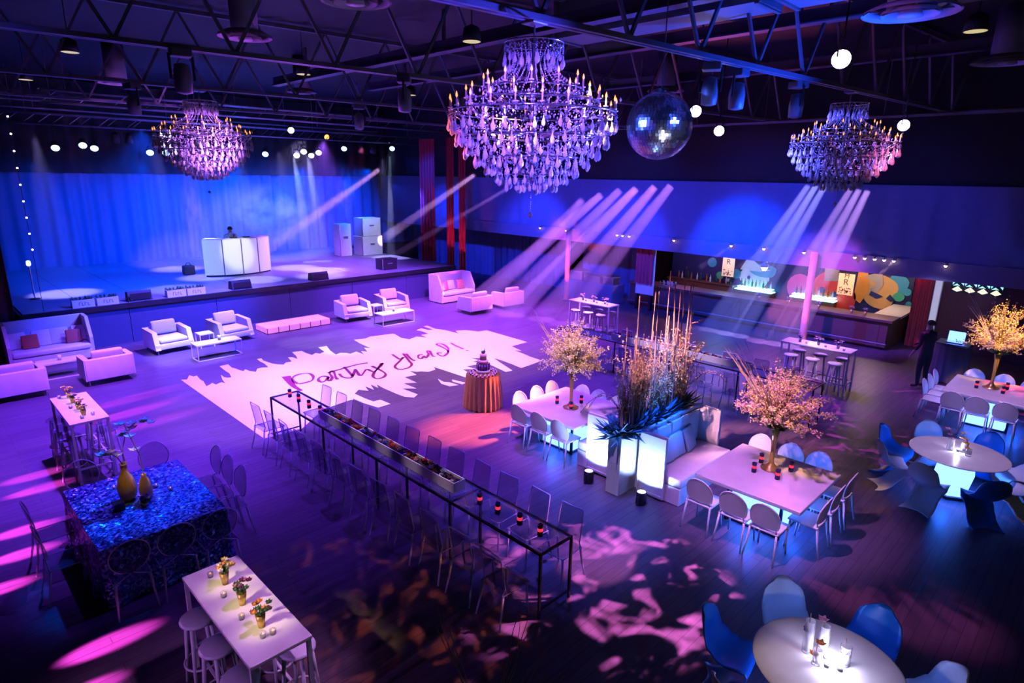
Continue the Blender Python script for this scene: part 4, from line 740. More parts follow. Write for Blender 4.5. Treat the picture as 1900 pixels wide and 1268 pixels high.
# ---------------------------------------------------------------- cake
t=thing('cake_table','round cake table under a pleated peach cloth to the floor','table',(8.78,9.62,0)); MB().lathe([(.36,.70),(.36,.74)],24).build('table_top','dark_metal',t); MB().lathe([(.2,0),(.03,.03),(.03,.70)],12).build('pedestal','dark_metal',t)
m=MB(); m.grid(lambda u,v:((.375+.02*v+(.035*v**.6)*math.sin(u*6.2832*22))*math.cos(u*6.2832)*(1+.08*v),(.375+.02*v+(.035*v**.6)*math.sin(u*6.2832*22))*math.sin(u*6.2832)*(1+.08*v),.752-.745*v),220,8,True); m.lathe([(.376,.751),(0,.755)],44).build('pleated_cloth','rust_cloth',t,True)
c=thing('tiered_cake','tall tiered pink and purple cake on the peach cloth table','cake',(8.78,9.62,.756))
MB().lathe([(.20,0),(.20,.015),(.0,.016)],24).build('cake_board','gold',c); MB().lathe([(.14,.10),(.14,.21),(.13,.22),(0,.22)],28).build('tier','cake_purple',c,True); MB().lathe([(.10,.22),(.115,.30),(.09,.32),(0,.32)],28).build('tier','cake_pink',c,True); MB().lathe([(.075,.32),(.075,.44),(.065,.45),(0,.45)],28).build('tier','cake_pink',c,True)
MB().lathe([(.155,.016),(.155,.095),(.14,.10),(0,.10)],28).build('tier','cake_white',c,True)
m=MB()
for k in range(14): a=k*.4488; m.box(.138*math.cos(a)-.008,.138*math.cos(a)+.008,.138*math.sin(a)-.008,.138*math.sin(a)+.008,.105,.24)
m.build('dark_drip_band','navy_glass',c); m=MB()
for k in range(9): a=k*.7; m.leaf((.02*math.cos(a),.02*math.sin(a),.45),(math.cos(a)*.4,math.sin(a)*.4,1),.09,.018)
m.leaf((0,0,.46),(.3,-.1,1),.14,.025); m.build('topper','leaf_green',c)
for ring_r,n in((.24,15),(.30,20)):
    for k in range(n):
        a=k*2*PI/n; o=place('cpk',lambda:(lambda t:(MB().lathe([(.014,0),(.02,.03),(.02,.032),(0,.033)],8).build('wrapper','petal_plum',t),MB().ico((0,0,.042),.021).build('icing','cake_white',t),t)[-1])(thing('cupcake','x','cupcake')),'small iced cupcake in the rings round the foot of the tiered cake',(8.78+ring_r*math.cos(a),9.62+ring_r*math.sin(a),.756),0,'cupcakes round the cake')
# ---------------------------------------------------------------- trees in trumpet vases
def tree(cx,cy,z0,hv,R,label,seed,mats,vm='gold',nbr=120,strays=5,sdir=2.3):
    t=thing('blossom_tree',label,'tree',(cx,cy,z0)); r=random.Random(seed)
    MB().lathe([(.15,0),(.15,.012),(.10,.03),(.045,.09),(.03,.14),(.032,hv*.45),(.045,hv*.75),(.075,hv),(.068,hv),(.04,hv*.75)],20).build('trumpet_vase',vm,t,True)
    br=MB(); pet={k:MB() for k in mats}; lf=MB()
    for i in range(nbr):
        a=r.random()*6.283; el=r.uniform(-.02,1.45); L_=R*r.uniform(.62,1.08); d=Vector((math.cos(a)*math.cos(el),math.sin(a)*math.cos(el),math.sin(el))); p=[]
        for k in range(5):
            f=k/4; p.append(Vector((0,0,hv-.03))+Vector((d.x*L_*f,d.y*L_*f,d.z*L_*1.25*f+.14*math.sin(f*2.4)))+Vector((r.uniform(-.02,.02),r.uniform(-.02,.02),r.uniform(-.02,.02)))*f)
        br.tube(p,[.007,.006,.004,.003,.002],4)
        for q in range(44 if el<.75 else 18):
            f=.25+.75*r.random()**.7; j=min(int(f*4),3); c=p[j].lerp(p[j+1],f*4-j)+Vector((r.uniform(-.04,.04),r.uniform(-.04,.04),r.uniform(-.04,.04))); pet[mats[(i+q)%len(mats)]].octa(c,r.uniform(.009,.019),r.uniform(.009,.018),r.random()*1.5)
        if i%3==0: lf.leaf((0,0,hv-.02),(d.x,d.y,d.z*.4),.22,.03)
    stuff(br.build('flowering_twig','branch',t))
    for k,v in pet.items(): stuff(v.build('blossom',k,t))
    stuff(lf.build('leaf_collar','leaf_green',t))
    for i in range(strays):
        a=sdir+r.uniform(-1.3,1.3); L_=R*r.uniform(1.2,1.9); MB().tube([(math.cos(a)*L_*.62*f+.03*math.sin(f*9+i),math.sin(a)*L_*.62*f+.02*math.sin(f*7),hv+L_*.85*f) for f in(0,.2,.4,.6,.8,1)],[.008,.007,.006,.005,.004,.003],5).build('bare_branch','branch_pale',t)
tree(8.6,6.95,.76,.74,.70,'slender tree of pale yellow blossom on the square table near the cake',5,['petal_yellow','petal_yellow','petal_white'],strays=7); tree(8.87,3.23,.76,.70,.74,'spreading tree of pink and yellow blossom in the gold trumpet vase in front',6,['petal_yellow','petal_pink'],strays=26,sdir=2.2); tree(16.17,1.56,.76,.80,.82,'yellow glowing blossom tree on the marble table at the picture edge',8,['petal_yellow','petal_yellow','petal_pink'],strays=8,sdir=1.0)
# twigs rising into the bottom of the picture from a tall arrangement below
t=thing('twig_arrangement','bare twig arrangement whose tips rise at the bottom of the picture','twigs',(2.35,2.55,0)); MB().lathe([(.16,0),(.16,.01),(.05,.08),(.035,.5),(.09,1.05),(.08,1.05)],18).build('vase','gold',t,True); r=random.Random(4)
for k in range(13):
    a=r.random()*6.28; L_=r.uniform(.7,1.0); x=y=0; p=[]
    for i in range(7): f=i/6; p.append((math.cos(a)*.55*f**1.3+r.uniform(-.03,.03)*f,math.sin(a)*.55*f**1.3+r.uniform(-.03,.03)*f,1.0+L_*f))
    MB().tube(p,[.008,.007,.006,.005,.004,.003,.002],5).build('twig','branch',t)
# ---------------------------------------------------------------- people
def person(name,label,loc,rz,J,paint,hair,scale=1.0):
    """J: joint -> (x,y,z,r); one skinned surface, faces coloured by paint(co)->material index"""
    E=[('pelvis','waist'),('waist','chest'),('chest','neck'),('neck','head'),('head','crown'),('head','nose')]
    for s in 'LR': E+=[('pelvis','hip'+s),('hip'+s,'knee'+s),('knee'+s,'ankle'+s),('ankle'+s,'toe'+s),('chest','sho'+s),('sho'+s,'elb'+s),('elb'+s,'wri'+s),('wri'+s,'palm'+s)]+[('palm'+s,'f%d'%k+s) for k in range(4)]+[('wri'+s,'th'+s)]
    for s in 'LR':
        w=Vector(J['wri'+s][:3]); e=Vector(J['elb'+s][:3]); d=(w-e).normalized(); side=d.cross(Vector((0,0,1))); side=(side if side.length>.1 else Vector((1,0,0))).normalized()
        J['palm'+s]=(*(w+d*.07),.026)
        for k in range(4): J['f%d'%k+s]=(*(w+d*(.15+.012*(1-abs(k-1.5)))+side*(k-1.5)*.022+Vector((0,0,-.02))),.0085)
        J['th'+s]=(*(w+d*.07+side*.055),.010)
    names=list(J); me=bpy.data.meshes.new(name); me.from_pydata([J[n][:3] for n in names],[(names.index(a),names.index(b)) for a,b in E],[])
    o=bpy.data.objects.new('tmp',me); COL.objects.link(o); md=o.modifiers.new('skin','SKIN')
    for i,n in enumerate(names): me.skin_vertices[0].data[i].radius=(J[n][3],J[n][3]*(.8 if n in('chest','waist','pelvis') else 1))
    me.skin_vertices[0].data[names.index('pelvis')].use_root=True
    ss=o.modifiers.new('sub','SUBSURF'); ss.levels=2; ss.render_levels=2
    dg=bpy.context.evaluated_depsgraph_get(); dg.update(); m2=bpy.data.meshes.new_from_object(o.evaluated_get(dg)); bpy.data.objects.remove(o)
    m2.name=name; m2.materials.clear()
    for k in ('skin','shirt_white','cloth_black'): m2.materials.append(MAT[k])
    for p in m2.polygons: p.material_index=paint(p.center); p.use_smooth=True
    t=bpy.data.objects.new(name,m2); COL.objects.link(t); t.location=loc; t.rotation_euler=(0,0,rz); tag(t,label,'person')
    h=J['head']; c=Vector(h[:3])
    m=MB(); m.grid(lambda u,v:(c.x+.098*math.cos(u*6.283)*math.sin(v*1.75),c.y-.012+.108*math.sin(u*6.283)*math.sin(v*1.75),c.z+.045+.105*math.cos(v*1.75)),16,6,True); m.build('hair',hair,t,True)
    for sx in(-1,1):
        MB().ico((c.x+sx*.034,c.y+.082,c.z+.03),.011).build('eye','black_gloss',t); MB().ico((c.x+sx*.092,c.y,c.z+.02),.022,1.4).build('ear','skin',t)
    MB().rbox(c.x-.025,c.x+.025,c.y+.078,c.y+.092,c.z-.045,c.z-.035,.004).build('mouth','petal_plum',t)
    return t
def joints(lean=0,arms=None):
    J=dict(pelvis=(0,0,.93,.135),waist=(0,lean*.3,1.10,.125),chest=(0,lean*.7,1.33,.145),neck=(0,lean*1.0,1.50,.055),head=(0,lean*1.25,1.60,.085),crown=(0,lean*1.3,1.69,.07),nose=(0,lean*1.25+.085,1.605,.018))
    for s,k in(('L',-1),('R',1)):
        J.update({'hip'+s:(k*.10,0,.86,.095),'knee'+s:(k*.115,.02,.48,.065),'ankle'+s:(k*.12,-.01,.08,.042),'toe'+s:(k*.135,.15,.035,.035),'sho'+s:(k*.185,lean*.75,1.42,.062)})
        e,w=arms[s]; J['elb'+s]=(*e,.045); J['wri'+s]=(*w,.032)
    return J
pj=joints(.10,{'L':((-.27,.16,1.17),(-.17,.40,1.15)),'R':((.27,.16,1.17),(.16,.40,1.15))})
dj=person('person','person in a pale shirt with a dark strap bending over the booth on stage',(9.38,24.95,1.2),PI-.15,pj,lambda c:0 if (c.z>1.51 or (c.y>.36 and abs(c.x)>.05 and c.z>1.05)) else (1 if c.z>.92 else 2),'hair_dark')
MB().tube([(-.13,.17,1.42),(-.02,.27,1.24),(.10,.22,1.08)],.022,5).build('strap','cloth_black',dj)
pj=joints(.02,{'L':((-.27,-.02,1.15),(-.33,.08,.93)),'R':((.26,.06,1.16),(.16,.30,1.08))})
person('person','person in dark clothes seen from behind beside the service stand at the right',(17.7,3.1,0),-.5,pj,lambda c:0 if (c.z>1.51 or (abs(c.x)>.27 and c.z<1.0 and c.z>.7)) else 2,'hair_dark')
# ---------------------------------------------------------------- DJ booth
t=thing('dj_booth','curved white panelled booth glowing on the stage','booth',(9.3,25.6,1.2)); R0=1.95; c0=(0,0)
A0,A1=math.radians(-130),math.radians(-52)
def arc(a0,a1,r0,r1,z0,z1,n=5):
    m=MB(); poly=[(r1*math.cos(a0+(a1-a0)*k/n),r1*math.sin(a0+(a1-a0)*k/n)) for k in range(n+1)]+[(r0*math.cos(a1-(a1-a0)*k/n),r0*math.sin(a1-(a1-a0)*k/n)) for k in range(n+1)]; return m.prism(poly,z0,z1)
for k in range(4):
    a0=A0+(A1-A0)*k/4; a1=A0+(A1-A0)*(k+1)/4; arc(a0+.006,a1-.006,R0-.03,R0,.05,1.36).build('front_panel','frosted_white',t)
    if k: arc(a0-.010,a0+.010,R0-.02,R0+.012,.02,1.36,1).build('seam_strip','grey_metal',t)
arc(A0,A1,R0-.35,R0+.01,1.36,1.39,14).build('counter_top','white_lacquer',t); arc(A0,A1,R0-.08,R0+.0,0,.05,14).build('plinth','dark_metal',t)
for a in(A0,A1): arc(a-.008,a+.008,R0-.35,R0+.01,.0,1.36,1).build('side_panel','frosted_white',t)
for k in range(2): a=A0+(A1-A0)*(.42+.2*k); MB().rbox((R0-.18)*math.cos(a)-.12,(R0-.18)*math.cos(a)+.12,(R0-.18)*math.sin(a)-.09,(R0-.18)*math.sin(a)+.09,1.39,1.43,.01).build('turntable','black_gloss',t)
# stage-front monitors and planter boxes
def mk_monitor():
    t=thing('stage_monitor','x','speaker'); M=Matrix(((0,0,1,0),(1,0,0,0),(0,1,0,0),(0,0,0,1))); MB().prism([(-.2,0),(.2,0),(.14,.26),(-.08,.30)],-.32,.32,M).build('cabinet','black',t); MB().box(-.28,.28,-.215,-.205,.05,.24).build('grille','dark_metal',t); MB().ico((-.24,-.215,.06),.018).build('badge','chrome',t); return t
for n,(x,l) in enumerate(((5.0,'black stage monitor wedge between the two pairs of planter boxes'),(8.03,'black stage monitor wedge in front of the booth'),(10.88,'black stage monitor wedge farthest along the stage edge'))): place('mo',mk_monitor,l,(x,20.92,1.2),0,'stage monitors')
def mk_pbox():
    t=thing('planter_box','x','planter'); m=MB(); w=.27
    for a in((-w,w,-.13,-.11),(-w,w,.11,.13),(-w,-w+.02,-.11,.11),(w-.02,w,-.11,.11)): m.box(*a,0,.22)
    m.box(-w+.02,w-.02,-.11,.11,0,.02).build('box','white_lacquer',t); MB().box(-w+.02,w-.02,-.11,.11,.02,.18).build('soil','soil',t); r=random.Random(3); m=MB()
    for i in range(70): x,y=r.uniform(-.24,.24),r.uniform(-.09,.09); m.leaf((x,y,.17),(r.uniform(-.4,.4),r.uniform(-.4,.4),1),r.uniform(.08,.16),.02)
    stuff(m.build('foliage','leaf_green',t)); m=MB()
    for k,x in enumerate((-.11,-.04,.03,.10)): m.box(x,x+.012,-.134,-.13,.06,.15); (m.box(x,x+.045,-.134,-.13,.06,.072) if k%2 else m.box(x,x+.045,-.134,-.13,.138,.15))
    m.build('lettering','letter_brown',t); return t
for n,(x,l) in enumerate(((3.55,'white planter box at the stage corner end, first of four'),(4.15,'white planter box next to the first stage monitor, second of four'),(6.0,'white planter box beyond the first monitor, third of four'),(6.58,'white planter box beyond the first monitor, fourth of four'))): place('pb',mk_pbox,l,(x,20.84,1.2),0,'planter boxes on the stage edge')
# speaker stack and cases on the far side of the stage
def case(x,y,z,w,d,h,label,mat='grey_metal'):
    t=thing('equipment_case',label,'case',(x,y,z)); MB().rbox(-w/2,w/2,-d/2,d/2,0,h,.015).build('case_body',mat,t)
    for sx in(-1,1):
        for sy in(-1,1): MB().box(sx*(w/2)-.012,sx*(w/2)+.012,sy*(d/2)-.012,sy*(d/2)+.012,-.0,h+.01).build('corner_bar','chrome',t)
    MB().box(-.12,.12,-d/2-.012,-d/2,h*.55,h*.62).build('latch','chrome',t); return t
case(16.4,26.3,1.2,1.1,.8,.9,'pale equipment case at the bottom of the hazy stack on stage','white_plastic'); case(16.4,26.3,2.11,1.0,.75,.85,'pale equipment case stacked on top in the stage haze','white_plastic'); case(15.2,26.6,1.2,.6,.6,1.5,'tall pale speaker cabinet beside the stacked cases','white_plastic'); case(14.3,21.6,1.2,.7,.5,.45,'low dark speaker near the front corner of the stage','black')
t=thing('stage_cable_case','small dark equipment bag on stage beside the white booth','bag',(7.75,25.0,1.2)); MB().rbox(-.2,.2,-.15,.15,0,.36,.06).build('bag_body','black',t,True); MB().tube([(-.1,0,.35),(-.05,0,.45),(.05,0,.45),(.1,0,.35)],.015,6).build('handle','black',t)
t=thing('floor_lamp','slim lit stand at the open left end of the stage','lamp',(2.75,23.0,1.2)); MB().tube([(0,0,0),(0,0,1.0)],.02,8).build('pole','chrome',t); MB().lathe([(.14,0),(.14,.02),(.03,.03)],14).build('base','dark_metal',t); MB().lathe([(.03,1.0),(.06,1.04),(.05,1.14),(.02,1.16)],10).build('head','lens_blue',t)
# ---------------------------------------------------------------- draped AV table
t=thing('draped_table','long table under a dark blue skirt with gear on top by the pillar','table',(20.6,15.75,0)); MB().box(-.4,.4,-1.3,1.3,.70,.74).build('table_top','dark_metal',t)
for sx in(-1,1):
    for sy in(-1,1): MB().box(sx*.34-.02,sx*.34+.02,sy*1.2-.02,sy*1.2+.02,0,.70).build('leg','dark_metal',t)
def skirt(u,v):
    per=[(-.42,-1.32),(-.42,1.32),(.42,1.32),(.42,-1.32)]; s=u*(2.64*2+.84*2); lens=[2.64,.84,2.64,.84]
    for k in range(4):
        if s<=lens[k]+1e-9: a,b=per[k],per[(k+1)%4]; f=s/lens[k]; break
        s-=lens[k]
    x=a[0]+(b[0]-a[0])*f; y=a[1]+(b[1]-a[1])*f; w=.02*math.sin(u*6.283*60)*v; return (x*(1+w),y*(1+w*.5),.745-.735*v)
m=MB(); m.grid(skirt,240,3,True); m.box(-.42,.42,-1.32,1.32,.741,.748); m.build('skirt','drape_grey',t,True)
case(20.6,16.5,.75,.5,.7,.42,'silver equipment on the draped table, nearest the pillar','chrome'); case(20.6,15.6,.75,.5,.8,.30,'pale equipment in the middle of the draped table','grey_metal'); case(20.6,14.8,.75,.45,.5,.36,'silver equipment at the bar end of the draped table','chrome')
# ---------------------------------------------------------------- bar
b=thing('bar_counter','long dark bar counter with lit top below the murals','bar',(0,0,0))
for k in range(4): y0=4.75+k*2.35; MB().box(20.97,21.05,y0+.02,y0+2.33,.08,.86).build('front_panel','wood_bar',b); MB().box(20.955,20.97,y0+.25,y0+2.1,.2,.75).build('raised_panel','wood_bar',b)
MB().box(21.05,24.0,4.75,5.35,.0,.88).build('end_block','wood_bar',b); MB().box(21.05,21.55,5.35,14.15,0,.88).build('body','wood_bar',b); MB().box(20.85,21.75,4.65,14.2,.88,.95).build('counter_top','wood_bar',b); MB().box(21.75,24.0,4.65,5.4,.88,.95).build('end_top','white_lacquer',b); MB().tube([(20.80,4.7,.22),(20.80,14.1,.22)],.022,8).build('foot_rail','grey_metal',b)
for k in range(6): MB().tube([(20.80,5+k*1.8,.22),(20.97,5+k*1.8,.22)],.012,5).build('rail_bracket','grey_metal',b)
wx=24.42
def wallshape(name,poly,mat,parent,x=wx,th=.03):   # poly in (y,z)
    M=Matrix(((0,0,1,0),(1,0,0,0),(0,1,0,0),(0,0,0,1))); return MB().prism(poly,x-th,x,M).build(name,mat,parent)
def blob(cy,cz,ry,rz_,n=16,w=0,ph=0): return [(cy+ry*(1+w*math.sin(3*a+ph))*math.cos(a),cz+rz_*(1+w*math.sin(2*a+ph))*math.sin(a)) for a in [2*PI*k/n for k in range(n)]]
mu=thing('bar_mural','row of painted mural panels with bold abstract shapes behind the bar','mural',(0,0,0))
MB().box(wx,wx+.06,5.0,14.3,.0,2.45).build('panel_board','mural_navy',mu)
wallshape('painted_shape',blob(10.55,1.15,.62,.42,18,.06),'mural_pale',mu); wallshape('painted_shape',[(11.15,1.45),(10.85,2.0),(10.2,1.6),(9.9,1.55),(10.3,1.45)],'mural_pale',mu,wx-.03); wallshape('painted_shape',blob(10.2,1.5,.55,.28,14,.1,1),'mural_teal',mu,wx-.015); wallshape('painted_dot',blob(10.75,1.17,.06,.07,10),'mural_navy',mu,wx-.04)
for cy,cz,r_,m_ in ((12.4,1.6,.20,'mural_teal'),(12.0,1.1,.16,'mural_green'),(11.3,1.25,.20,'mural_teal'),(11.5,.8,.10,'mural_teal'),(11.6,.95,.07,'mural_pale'),(5.15,1.35,.13,'mural_teal'),(5.05,.95,.09,'mural_teal')): wallshape('painted_dot',blob(cy,cz,r_,r_,14),m_,mu,wx-.02)
wallshape('painted_shape',blob(8.7,1.0,.5,.55,18,.05),'mural_magenta',mu,wx-.01); wallshape('painted_shape',blob(7.6,1.25,.62,.62,20,.12,2),'mural_red',mu,wx-.02); wallshape('painted_shape',blob(7.1,.75,.42,.55,16,.1,1),'mural_red',mu,wx-.03); wallshape('painted_shape',[(7.9,1.9),(7.4,1.9),(7.35,1.45),(7.85,1.4)],'mural_grey',mu,wx-.05); wallshape('painted_shape',blob(7.9,1.05,.13,.11,12),'mural_navy',mu,wx-.055); wallshape('painted_shape',blob(7.45,.95,.12,.10,12),'mural_navy',mu,wx-.055)
wallshape('painted_shape',blob(6.0,1.25,.58,.62,22,.08,.5),'mural_tan',mu,wx-.02); wallshape('painted_shape',[(6.75,1.95),(6.45,1.95),(6.35,1.2),(6.55,.75),(6.8,.9)],'mural_orange',mu,wx-.03); wallshape('painted_shape',[(6.55,1.75),(6.0,1.95),(5.9,1.5),(6.15,1.05),(6.3,1.3),(6.1,1.55)],'mural_grey',mu,wx-.05); wallshape('painted_shape',[(6.25,1.25),(5.85,1.1),(6.05,1.0),(6.3,1.1)],'mural_navy',mu,wx-.06); wallshape('painted_shape',[(5.65,1.2),(5.45,1.0),(5.6,.95),(5.75,1.05)],'mural_navy',mu,wx-.055)
wallshape('painted_shape',blob(5.45,1.55,.30,.42,16,.15),'mural_teal',mu,wx-.01); wallshape('painted_shape',blob(5.38,1.15,.18,.16,12),'mural_green',mu,wx-.03); wallshape('painted_shape',[(5.9,.62),(5.2,.86),(5.12,.95),(5.2,.78),(5.85,.52)],'mural_orange',mu,wx-.06)
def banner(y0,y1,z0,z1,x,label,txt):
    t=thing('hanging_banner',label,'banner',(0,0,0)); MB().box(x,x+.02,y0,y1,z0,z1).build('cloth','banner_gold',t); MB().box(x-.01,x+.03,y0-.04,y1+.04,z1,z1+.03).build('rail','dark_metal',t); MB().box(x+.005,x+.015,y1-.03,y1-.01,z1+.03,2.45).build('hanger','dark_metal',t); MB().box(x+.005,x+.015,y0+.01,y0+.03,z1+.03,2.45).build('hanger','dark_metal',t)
    for ch,zz,sz in txt:
        cu=bpy.data.curves.new('letter','FONT'); cu.body=ch; cu.size=sz; cu.extrude=.002; cu.align_x='CENTER'; cu.align_y='CENTER'
        tmp=bpy.data.objects.new('tmp',cu); COL.objects.link(tmp); dg=bpy.context.evaluated_depsgraph_get(); me=bpy.data.meshes.new_from_object(tmp.evaluated_get(dg)); bpy.data.objects.remove(tmp); me.materials.clear()
        o=mobj('letter',me,'letter_brown',t); o.location=(x-.004,(y0+y1)/2,zz); o.rotation_euler=(PI/2,0,-PI/2)
    r=random.Random(int(y0*10)); m=MB()
    for k in range(26):
        yy=r.uniform(y0+.06,y1-.06); zz=z0+.05+(z1-z0)*.28*r.random(); m.octa((x-.003,yy,zz),.02,.03)
    stuff(m.build('printed_leaves','petal_plum',t))
banner(11.05,11.55,1.22,1.98,23.6,'gold lit hanging banner lettered R behind the bar, over the dark bottles',(('R',1.80,.30),)); banner(6.63,7.15,1.10,1.86,23.6,'gold lit hanging banner lettered M over R in front of the red mural',(('M',1.77,.22),('R',1.55,.30)))
for n,(y0,y1,l) in enumerate(((9.6,11.1,'glowing cyan bar shelf below the pale mural'),(7.3,8.9,'glowing cyan bar shelf below the magenta mural'))):
    t=thing('lit_shelf',l,'shelf',(0,0,0)); MB().box(23.95,24.33,y0,y1,.70,.735).build('lower_shelf','shelf_lit',t); MB().box(24.05,24.33,y0+.05,y1-.05,.80,.83).build('upper_shelf','shelf_lit',t); MB().box(24.0,24.33,y0,y1,.05,.70).build('cabinet','wood_bar',t)
    for k in range(9): 
        yy=y0+.15+k*(y1-y0-.3)/8; mt=('bottle_clear','bottle_amber','bottle_green')[k%3]
        place('bt'+mt,lambda m=mt:(lambda t:(MB().lathe([(.035,0),(.037,.02),(.037,.18),(.014,.23),(.013,.28)],10).build('bottle_body',m,t,True),MB().lathe([(.015,.28),(.015,.31)],8).build('cap','gold',t),t)[-1])(thing('bottle','x','bottle')),'small bottle standing on the '+l,(24.2,yy,.83),0,'bottles on the lit shelves')
t=thing('back_bar','dark back bar cabinet under the R banner with bottles on it','cabinet',(0,0,0)); MB().box(23.95,24.36,11.2,14.2,.05,.78).build('cabinet_body','wood_bar',t); MB().box(23.9,24.36,11.18,14.22,.78,.82).build('top','wood_bar',t)
for k in range(4): MB().box(23.93,23.95,11.25+k*.74,11.25+k*.74+.70,.10,.74).build('door','wood_bar',t)
for k in range(12): mt=('bottle_green','bottle_clear','bottle_amber')[k%3]; place('bt'+mt,None,'bottle in the row on the dark back bar under the R banner',(24.12+.1*(k%2),11.4+k*.22,.82),0,'bottles on the back bar')
bag=thing('glass_group_tray','tray of clear glasses on the bar counter below the R banner','tray',(21.3,12.6,.95)); MB().rbox(-.2,.2,-.35,.35,0,.02,.008).build('tray','chrome',bag)
for k in range(8): MB().lathe([(.025,.02),(.035,.14),(.032,.14),(.022,.03)],10).build('glass','vase_glass',bag,True).location=(-.12+.24*(k%2),-.27+.18*(k//2),0)
for n,y in enumerate((8.9,7.9,6.9,5.9,5.5)): place('bq_bar',bouquet('bar_bouquet','gold',['petal_pink','petal_white'],.12,.04,61,.08),'small bouquet on the bar counter, %s from the glowing shelves'%ORD[n],(21.2,y,.95),n,'bouquets on the bar')
o=drape('pink_curtain',20.3,13.45,20.3,12.75,1.05,2.45,'curtain_red',.16,.04); tag(o,'bright pink short curtain hanging at the bar end under the soffit','curtain'); o=MB().box(20.42,20.46,12.7,13.5,.62,2.4).build('screen_panel','white_lacquer'); tag(o,'pale panel behind the short pink curtain by the bar','panel'); MB().box(20.36,20.52,12.75,12.85,0,.62).build('foot','dark_metal',o); MB().box(20.36,20.52,13.35,13.45,0,.62).build('foot','dark_metal',o)
# timber wall, door post and lit sign right of the bar
struct(MB().box(22.4,22.6,-4,4.28,0,2.45).build('wall_service','wood_panel'))
for k in range(20): MB().box(22.385,22.4,4.22-k*.4-.39,4.22-k*.4,0,2.45).build('plank','wood_panel',bpy.data.objects['wall_service'])
o=drape('red_curtain',22.2,4.52,22.2,4.05,0,2.45,'curtain_red',.14,.03); tag(o,'purple red curtain at the end of the bar beside the lit door post','curtain'); o=MB().box(22.05,22.16,3.78,3.98,0,2.45).build('door_post','white_lacquer'); tag(o,'tall pale blue lit door post between curtain and timber wall','door post'); MB().box(22.03,22.05,3.80,3.96,.1,2.3).build('light_strip','frosted_white',o)
t=thing('lit_sign','small glowing patterned transom sign high on the timber wall','sign',(0,0,0)); MB().box(22.30,22.38,2.35,3.62,1.84,2.2).build('sign_box','dark_metal',t); 
for k in range(4):
    y=3.45-k*.31; wallshape('lit_diamond',[(y+.13,1.92),(y,2.03),(y-.13,1.92),(y,1.86)],'sign_cream',t,22.30,.012); wallshape('lit_wave',[(y+.15,2.19),(y+.05,2.19),(y+.13,2.06)],'sign_lit',t,22.30,.012); wallshape('lit_wave',[(y-.02,2.19),(y-.15,2.19),(y-.14,2.05)],'sign_lit',t,22.30,.012); wallshape('lit_wave',[(y+.12,2.03),(y+.03,2.10),(y-.06,2.03),(y,2.05)],'sign_lit',t,22.30,.01)
t=thing('service_stand','tall draped service stand with an open laptop beside the staff member','stand',(18.9,2.75,0)); MB().box(-.3,.3,-.35,.35,1.0,1.04).build('top','grey_metal',t); m=MB(); m.grid(lambda u,v:((.32+.02*v*math.sin(u*90))*(1 if u<.5 else -1)*(1 if True else 0) if False else (.33+.03*v*math.sin(u*100))*math.cos(u*6.283)*1.1,(.40+.03*v*math.sin(u*100))*math.sin(u*6.283),1.0-.98*v),90,3,True); m.build('cloth_skirt','drape_grey',t,True)
MB().box(-.14,.14,-.18,.18,1.04,1.06).build('laptop_base','chrome',t); M=Matrix.Translation((.13,0,1.06))@Matrix.Rotation(.25,4,'Y'); MB().add([M@Vector(p) for p in [(0,-.18,0),(.012,-.18,0),(.012,.18,0),(0,.18,0),(0,-.18,.24),(.012,-.18,.24),(.012,.18,.24),(0,.18,.24)]],[(0,3,2,1),(4,5,6,7),(0,1,5,4),(1,2,6,5),(2,3,7,6),(3,0,4,7)]).build('laptop_screen','lit_base',t)
# small lamps along the soffit edge
def mk_soffit():
    t=thing('soffit_lamp','x','lamp'); MB().lathe([(.02,.03),(.06,.02),(.06,-.03),(.045,-.05)],10).build('housing','grey_metal',t); MB().ico((-.0,0,-.055),.045).build('bulb','bulb_pink',t); MB().box(-.01,.11,-.012,.012,.0,.02).build('arm','grey_metal',t); return t
names=['left of the first pillar','above the first pillar','first of the trio past the first pillar','second of the trio past the first pillar','third of the trio past the first pillar','above the short pink curtain','above the R banner','above the pale mural','at the second pillar','first of five over the red mural','second of five over the red mural','third of five over the red mural','fourth of five over the red mural','last and brightest of the five over the tan mural','above the timber wall']
ys=[18.0,16.55,14.0,13.75,13.45,11.55,9.4,8.3,7.05,5.62,5.36,5.10,4.86,4.62,3.4]
t=thing('flood_lamp','large white glaring lamp hanging below the soffit above the cyan shelf','lamp',(19.62,8.18,2.30)); MB().lathe([(.04,.16),(.11,.10),(.12,0)],14).build('housing','grey_metal',t); MB().ico((0,0,-.02),.10).build('bulb','bulb_white',t); MB().box(-.01,.2,-.01,.01,.14,.17).build('arm','grey_metal',t)
for n,(y,l) in enumerate(zip(ys,names)): place('sl',mk_soffit,'small lamp on the soffit edge '+l,(19.68,y,2.93),0,'lamps along the soffit')
